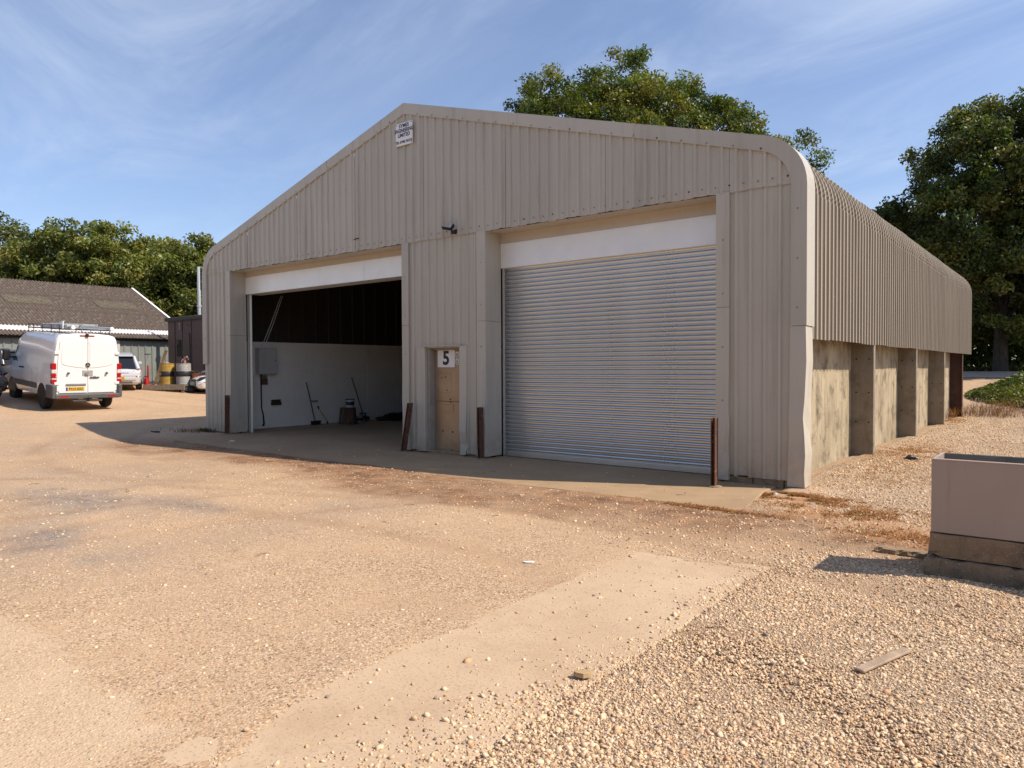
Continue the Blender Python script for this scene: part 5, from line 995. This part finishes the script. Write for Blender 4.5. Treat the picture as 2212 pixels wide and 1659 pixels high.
tag(tw.build('twigs', flat('dry_twig', (.15, .09, .05), .9)), 'small dry twigs strewn over the yard', 'twigs', kind='stuff')

# ------------------------------------------------------------------ leaves and blades
def leaf_quads(c, L, Wd, g, up=.35, outward=None):
    n = len(c); nv = g.normal(0, 1, (n, 3)); nv[:, 2] += up
    if outward is not None: nv += outward
    nv /= np.linalg.norm(nv, axis=1, keepdims=True)
    t = np.cross(nv, g.normal(0, 1, (n, 3))); t /= np.linalg.norm(t, axis=1, keepdims=True) + 1e-9; b = np.cross(nv, t)
    L = np.asarray(L).reshape(-1, 1); Wd = np.asarray(Wd).reshape(-1, 1)
    v = np.stack([c - t * L, c + b * Wd + nv * Wd * .25, c + t * L, c - b * Wd + nv * Wd * .25], 1).reshape(-1, 3)
    return v, np.arange(n * 4, dtype=np.int32).reshape(n, 4)
def leaf_mat(name, trans=.35, rough=.45):
    t = NT(name); a = t.attr(); t.color(a.outputs['Color']); t.set(Roughness=rough, Specular_IOR_Level=.35)
    tr = t.new('ShaderNodeBsdfTranslucent'); mixc = t.mix(1.0, a.outputs['Color'], (1.1, 1.25, .42), 'MULTIPLY'); t.l.new(mixc, tr.inputs[0])
    ms = t.new('ShaderNodeMixShader'); ms.inputs[0].default_value = trans; t.l.new(t.b.outputs[0], ms.inputs[1]); t.l.new(tr.outputs[0], ms.inputs[2]); t.l.new(ms.outputs[0], t.out.inputs[0]); return t.m
MT['leaf'] = leaf_mat('tree_leaves')
t = NT('tree_bark'); n_ = t.noise(4, 6, .7, t.co((4, 4, .7))); t.color(t.mix(t.rng(n_, .35, .65), (.035, .028, .02), (.11, .09, .065))); t.set(Roughness=.95); t.bump(n_, .8, .05); MT['trunk'] = t.m
def tree(name, label, base, ells, nclump, nleaf, leaf, crad, pal, seed, trunk_r=.3, fork=.35, group=None, gaps=.42, lean=(0, 0), limbs=26):
    g = np.random.default_rng(seed); o = empty(name, base); tag(o, label, 'tree', group)
    E_ = np.array(ells, float); vol = E_[:, 3] * E_[:, 4] * E_[:, 5]; pick = g.choice(len(E_), nclump * 6, p=vol / vol.sum())
    d = g.normal(0, 1, (nclump * 6, 3)); d /= np.linalg.norm(d, axis=1, keepdims=True); rr_ = g.random(nclump * 6) ** .42
    P_ = E_[pick, :3] + d * rr_[:, None] * E_[pick, 3:]
    inside = np.zeros(len(P_))                     # how deep inside the other lobes: those clumps go first
    for e in E_: inside = np.maximum(inside, 1 - (((P_ - e[:3]) / e[3:]) ** 2).sum(1))
    nz = fbm(P_[:, 0] * .55 + P_[:, 2] * .31 + seed, P_[:, 1] * .55 + P_[:, 2] * .47)
    keep = (nz > gaps) & (g.random(len(P_)) < np.clip(1.05 - inside, .25 if gaps > .38 else .6, 1)) & (P_[:, 2] > .3)
    P_ = P_[keep][:nclump]; n = len(P_); cen = (E_[:, :3] * vol[:, None]).sum(0) / vol.sum()
    cr = crad * g.uniform(.55, 1.35, n); k = np.maximum(20, (nleaf * (cr / crad) ** 1.6)).astype(int); idx_ = np.repeat(np.arange(n), k); N = len(idx_)
    d = g.normal(0, 1, (N, 3)); d /= np.linalg.norm(d, axis=1, keepdims=True); q_ = g.random(N) ** .55
    c = P_[idx_] + d * (q_ * cr[idx_])[:, None] * np.array([1, 1, .72])
    out_ = P_[idx_] - cen; out_ /= np.linalg.norm(out_, axis=1, keepdims=True) + 1e-6
    v, f = leaf_quads(c, leaf * g.uniform(.6, 1.3, N), leaf * .55 * g.uniform(.6, 1.2, N), g, .45, out_ * .5)
    pc = np.array(pal)[g.choice(len(pal), n)] * g.uniform(.8, 1.2, (n, 1)); lc = pc[idx_] * g.uniform(.65, 1.35, (N, 1)); lc[:, 0] *= g.uniform(.85, 1.2, N)
    cols = np.repeat(np.concatenate([lc, np.ones((N, 1))], 1), 4, 0)
    link('crown', np_mesh('crown', v, f, MT['leaf'], cols, False), o)
    b = MB(); rt = random.Random(seed); top = Vector(cen); zf = max(1.0, cen[2] * fork)
    tr_ = [Vector((0, 0, -.5)), Vector((lean[0] * .3, lean[1] * .3, zf * .5)), Vector((lean[0] * .6, lean[1] * .6, zf)), Vector((cen[0] * .6, cen[1] * .6, zf + (cen[2] - zf) * .55)), Vector((cen[0], cen[1], cen[2] * 1.15))]
    b.tube(tr_, [trunk_r * 1.25, trunk_r, trunk_r * .85, trunk_r * .5, trunk_r * .15], 10)
    order = g.permutation(n)[:limbs * 5]
    for j, i in enumerate(order):
        e = Vector(P_[i]); big = j < limbs; s0 = rt.uniform(.25, .8); k0 = min(3, int(s0 * 4)); st_ = tr_[k0].lerp(tr_[k0 + 1], s0 * 4 - k0) if s0 * 4 > 2 else tr_[2].lerp(tr_[3], rt.random())
        if st_.z > e.z + 2: st_ = tr_[2].copy()
        mid = st_.lerp(e, .5) + Vector((rt.uniform(-.4, .4), rt.uniform(-.4, .4), rt.uniform(.0, .8))); r0 = trunk_r * (.34 if big else .15)
        b.tube([st_, st_.lerp(mid, .5) + Vector((0, 0, .15)), mid, mid.lerp(e, .6), e], [r0, r0 * .75, r0 * .5, r0 * .3, r0 * .12], 5, cap=False)
    b.build('trunk', MT['trunk'], o, smooth=50); return o
OAK = [(.08, .11, .018), (.10, .135, .02), (.135, .16, .024), (.062, .09, .016), (.18, .175, .03)]
MAP = [(.06, .09, .024), (.08, .11, .026), (.105, .13, .03), (.05, .074, .02), (.14, .145, .035)]
LFT = [(.13, .155, .036), (.155, .175, .04), (.18, .195, .045), (.105, .125, .03), (.21, .205, .05)]
GR = 'trees around the yard'
oak = tree('oak_tree', 'broad oak rising behind the workshop roof', (-16.5, 23.2, .75), [(-.4, -.3, 11.8, 5.6, 5.6, 3.8), (-1.9, -1.5, 14.3, 2.5, 2.5, 2.2), (.5, .4, 14.9, 2.6, 2.6, 2.1), (2.9, 2.3, 13.9, 2.5, 2.5, 2.1), (4.4, 3.5, 12.7, 2.5, 2.5, 2.0), (5.7, 4.5, 11.9, 2.0, 2.0, 1.9), (-4.0, -3.1, 12.9, 2.2, 2.2, 1.9), (6.7, 5.2, 11.2, 2.3, 2.3, 2.1), (-6.0, -4.7, 12.0, 2.0, 2.0, 1.2), (-7.8, -6.1, 12.2, 1.1, 1.1, .7)], 880, 165, .09, .58, OAK, 5, .55, .4, GR, .37, limbs=40)
tree('maple_tree', 'tall leafy tree at the right edge behind the workshop', (-.3, 33.4, 1.3), [(0, 0, 9.6, 4.2, 4.2, 3.6), (1.6, 1.2, 12.2, 3.0, 3.0, 2.4), (-1.8, -1.4, 7.0, 3.7, 3.7, 2.8), (3.5, 2, 8.5, 3.6, 3.6, 4), (-3.7, -2.9, 6.9, 1.6, 1.6, 1.1), (-2.0, -1.5, 10.2, 2.2, 2.2, 1.4), (.5, 0, 4.0, 4.2, 4.2, 2.4)], 760, 190, .105, .66, MAP, 8, .30, .3, GR, .40, limbs=40)
tree('maple_tree', 'tree standing right of the tall leafy tree', (3.6, 34.5, 1.3), [(0, 0, 9, 4, 4, 4), (0, 0, 12.0, 3, 3, 2.6), (-.5, 0, 5, 4, 4, 3)], 220, 110, .17, .95, MAP, 9, .4, .3, GR, .42)
tree('maple_tree', 'tree half hidden behind the workshop eaves', (-5.4, 38.5, 1.4), [(0, 0, 6.5, 4.0, 4.0, 3.0), (1.5, 1, 4.5, 4, 4, 2.6)], 200, 110, .2, 1.0, MAP, 10, .35, .3, GR, .42)
tree('field_maple', 'large rounded tree behind the barn', (-48.3, 11.0, 1.3), [(0, 0, 6.8, 4.3, 4.3, 3.4), (-1.2, -1.6, 5.4, 4.2, 4.2, 3.2), (.6, .9, 5.0, 4.6, 4.6, 3.4), (-2.5, -3.6, 5.6, 2.8, 2.8, 2.9)], 640, 170, .135, .74, LFT, 11, .4, .3, GR, .27)
tree('field_maple', 'rounded tree above the brown cabin beside the barn', (-43.6, 15.3, 1.3), [(0, 0, 6.4, 3.5, 3.5, 2.7), (-1.5, -2, 4.5, 3.6, 3.6, 3), (1.2, 1.4, 4.8, 3.6, 3.6, 3.2)], 470, 170, .135, .74, LFT, 12, .35, .3, GR, .27)
tree('field_maple', 'rounded tree just left of the workshop eave', (-37.4, 18.2, 1.2), [(0, 0, 5.8, 3.6, 3.6, 3.0), (1.5, 2, 4.8, 3.4, 3.4, 3.0), (-1, -1.4, 4, 3, 3, 2.5)], 420, 170, .135, .74, LFT, 13, .35, .3, GR, .27)
tree('willow_tree', 'thin pale green tree at the far left edge', (-55.0, 6.2, 1.3), [(0, 0, 7.6, 3.4, 3.4, 3.4), (-1.2, -1.8, 6, 3.8, 3.8, 3.6), (.8, 1.5, 4.4, 3.2, 3.2, 3)], 340, 120, .13, .7, [(.10, .12, .035), (.13, .14, .05), (.16, .16, .06)], 14, .35, .25, GR, .44)
tree('field_maple', 'darker tree standing back between the rounded trees', (-52.5, 18.5, 1.3), [(0, 0, 6.4, 5, 5, 3.4), (2.5, 3, 5, 4, 4, 3.2)], 260, 120, .23, 1.1, LFT, 15, .35, .3, GR, .27)

# --- masses of leaves nobody could count
def leaf_mass(name, label, cat, n, fx_, leaf, pal, seed, kind='stuff', up=.5):
    g = np.random.default_rng(seed); c = fx_(g, n); N = len(c); v, f = leaf_quads(c, leaf * g.uniform(.6, 1.3, N), leaf * .6 * g.uniform(.6, 1.2, N), g, up)
    nz = fbm(c[:, 0] * 1.3 + 9, c[:, 1] * 1.3 + c[:, 2]); pc = np.array(pal)[np.clip((nz * 1.3 - .15) * len(pal), 0, len(pal) - 1).astype(int)] * g.uniform(.65, 1.35, (N, 1))
    o = link(name, np_mesh(name, v, f, MT['leaf'], np.repeat(np.concatenate([pc, np.ones((N, 1))], 1), 4, 0), False)); tag(o, label, cat, kind=kind); return o
def wood(g, n):
    x = g.uniform(-16, 24, n); y = 36.5 + g.uniform(0, 7, n) + 1.5 * np.sin(x * .4); t_ = 3.2 + 2.2 * fbm(x * .3, y * .3); z = 1.0 + t_ * g.random(n) ** .8; return np.stack([x, y, z], -1)
leaf_mass('woodland_understorey', 'dark undergrowth of the wood beyond the track', 'undergrowth', 36000, wood, .22, MAP[:4], 31)
def bramble(g, n):
    a = g.random(n) * 6.283; r_0 = g.random(n) ** .5; x = 2.3 + 2.9 * r_0 * np.cos(a); y = 22.6 + 3.6 * r_0 * np.sin(a); top = (1 - r_0 ** 3) * (.12 + 1.25 * np.maximum(0, fbm(x * .9, y * .9) - .25) + .35 * (fbm(x * 4, y * 4) - .3)); z = height(x, y) + .05 + top * g.random(n) ** .5; return np.stack([x, y, z], -1)
leaf_mass('bramble_patch', 'green bramble patch behind the far end of the workshop', 'brambles', 15000, bramble, .06, [(.07, .10, .02), (.10, .13, .025), (.14, .155, .03), (.09, .10, .03)], 33)
def bank(g, n):
    x = g.uniform(-40, 30, n); y = 33.6 + g.uniform(0, 2.6, n); z = height(x, y) + .02 + .25 * g.random(n); return np.stack([x, y, z], -1)
leaf_mass('grass_bank', 'strip of rough grass under the trees', 'grass', 12000, bank, .09, [(.07, .085, .022), (.10, .10, .03), (.12, .105, .035)], 34)
def leftbank(g, n):
    x = g.uniform(-60, -31, n); y = np.where(g.random(n) < .5, g.uniform(10.5, 26, n), g.uniform(10.5, 14, n)) + (x + 45) * -.1; z = 1.2 + (1.0 + 1.8 * fbm(x * .3, y * .3)) * g.random(n); return np.stack([x, y, z], -1)
leaf_mass('hedge_undergrowth', 'dark undergrowth beneath the trees behind the barn', 'undergrowth', 16000, leftbank, .2, LFT[:4], 35)
trk = MB(); trk.add([(x, y, float(height(x, y, False)) + .03) for x in np.linspace(-30, 30, 31) for y in (28.6, 30, 31.6)], [(i * 3 + k, i * 3 + k + 1, i * 3 + 4 + k, i * 3 + 3 + k) for i in range(30) for k in range(2)]); tag(trk.build('track', flat('pale_track', (.42, .34, .27), .95, var=.2, ns=3)), 'pale stony track beyond the brambles', kind='structure')
# --- dry weeds: clumps of thin blades
def weeds(name, label, spots, n, hgt, pal, seed):
    g = np.random.default_rng(seed); P_ = []
    for (x, y, rx, ry, w) in spots:
        k = int(n * w); P_.append(np.stack([g.normal(x, rx, k), g.normal(y, ry, k)], -1))
    P_ = np.concatenate(P_); kx = fbm(P_[:, 0] * 4, P_[:, 1] * 4); P_ = P_[kx > .42]; N = len(P_); z = height(P_[:, 0], P_[:, 1])
    a = g.random(N) * 6.283; L_ = hgt * g.uniform(.4, 1.4, N); ln = g.uniform(.5, 1.3, N) * (2.2 if hgt < .05 else 1); w = .0035 + .003 * g.random(N)
    b0 = np.stack([P_[:, 0], P_[:, 1], z], -1); dx = np.stack([np.cos(a), np.sin(a), np.zeros(N)], -1); px = np.stack([-np.sin(a), np.cos(a), np.zeros(N)], -1)
    md = b0 + dx * (L_ * ln * .4)[:, None] + np.array([0, 0, 1]) * (L_ * .7)[:, None]; tp_ = b0 + dx * (L_ * ln)[:, None] + np.array([0, 0, 1]) * (L_ * .8)[:, None]
    v = np.stack([b0 - px * w[:, None], b0 + px * w[:, None], md + px * w[:, None] * .8, md - px * w[:, None] * .8, tp_ + px * w[:, None] * .2, tp_ - px * w[:, None] * .2], 1).reshape(-1, 3)
    i0 = np.arange(N)[:, None] * 6; f = np.concatenate([i0 + [0, 1, 2, 3], i0 + [3, 2, 4, 5]]); pc = np.array(pal)[g.choice(len(pal), N)] * g.uniform(.7, 1.3, (N, 1))
    o = link(name, np_mesh(name, v, f, MT['leaf'], np.repeat(np.concatenate([pc, np.ones((N, 1))], 1), 6, 0), False)); tag(o, label, 'weeds', kind='stuff')
ORG = [(.32, .125, .035), (.40, .17, .05), (.25, .105, .04), (.42, .25, .10)]
weeds('dry_weeds', 'orange brown dried weeds at the workshop corner and side', [(-.05, -.62, .24, .09, .24), (.35, -.75, .3, .12, .25), (.85, -1.3, .5, .22, .3), (.45, 5.0, .35, .9, .35), (-.05, 13.8, .2, .9, .2), (.55, 1.9, .4, .8, .14), (1.75, -2.35, .4, .22, .2), (-.4, -2.05, .5, .06, .10)], 11000, .020, ORG, 41)
weeds('dry_weeds', 'rusty brown dead growth before the bramble patch', [(.6, 17.6, .5, .5, .3), (2.2, 19.0, .9, .5, .5), (-.25, 16.2, .15, .3, .1)], 2600, .32, [(.20, .085, .04), (.28, .12, .05), (.15, .07, .04)], 42)
weeds('dry_weeds', 'brown grass tufts at the left foot of the workshop', [(-14.9, -.12, .2, .05, .3), (-15.2, -.35, .25, .15, .2)], 900, .10, [(.14, .085, .04), (.2, .12, .06)], 43)

# --- unseen tree belt added behind the viewpoint to darken reflections and screen the low sky
def belt(g, n):
    x = g.uniform(-60, 26, n); y = -34 + 4 * np.sin(x * .13) + g.normal(0, 1.8, n) - .25 * np.abs(x + 10) * .2; t_ = 6.5 + 5 * fbm(x * .18, y * .1); z = .2 + t_ * g.random(n) ** .75; return np.stack([x, y, z], -1)
leaf_mass('unseen_tree_belt', 'unseen belt of trees added behind the viewpoint to screen the low sky', 'trees', 15000, belt, .55, MAP[:4], 51)
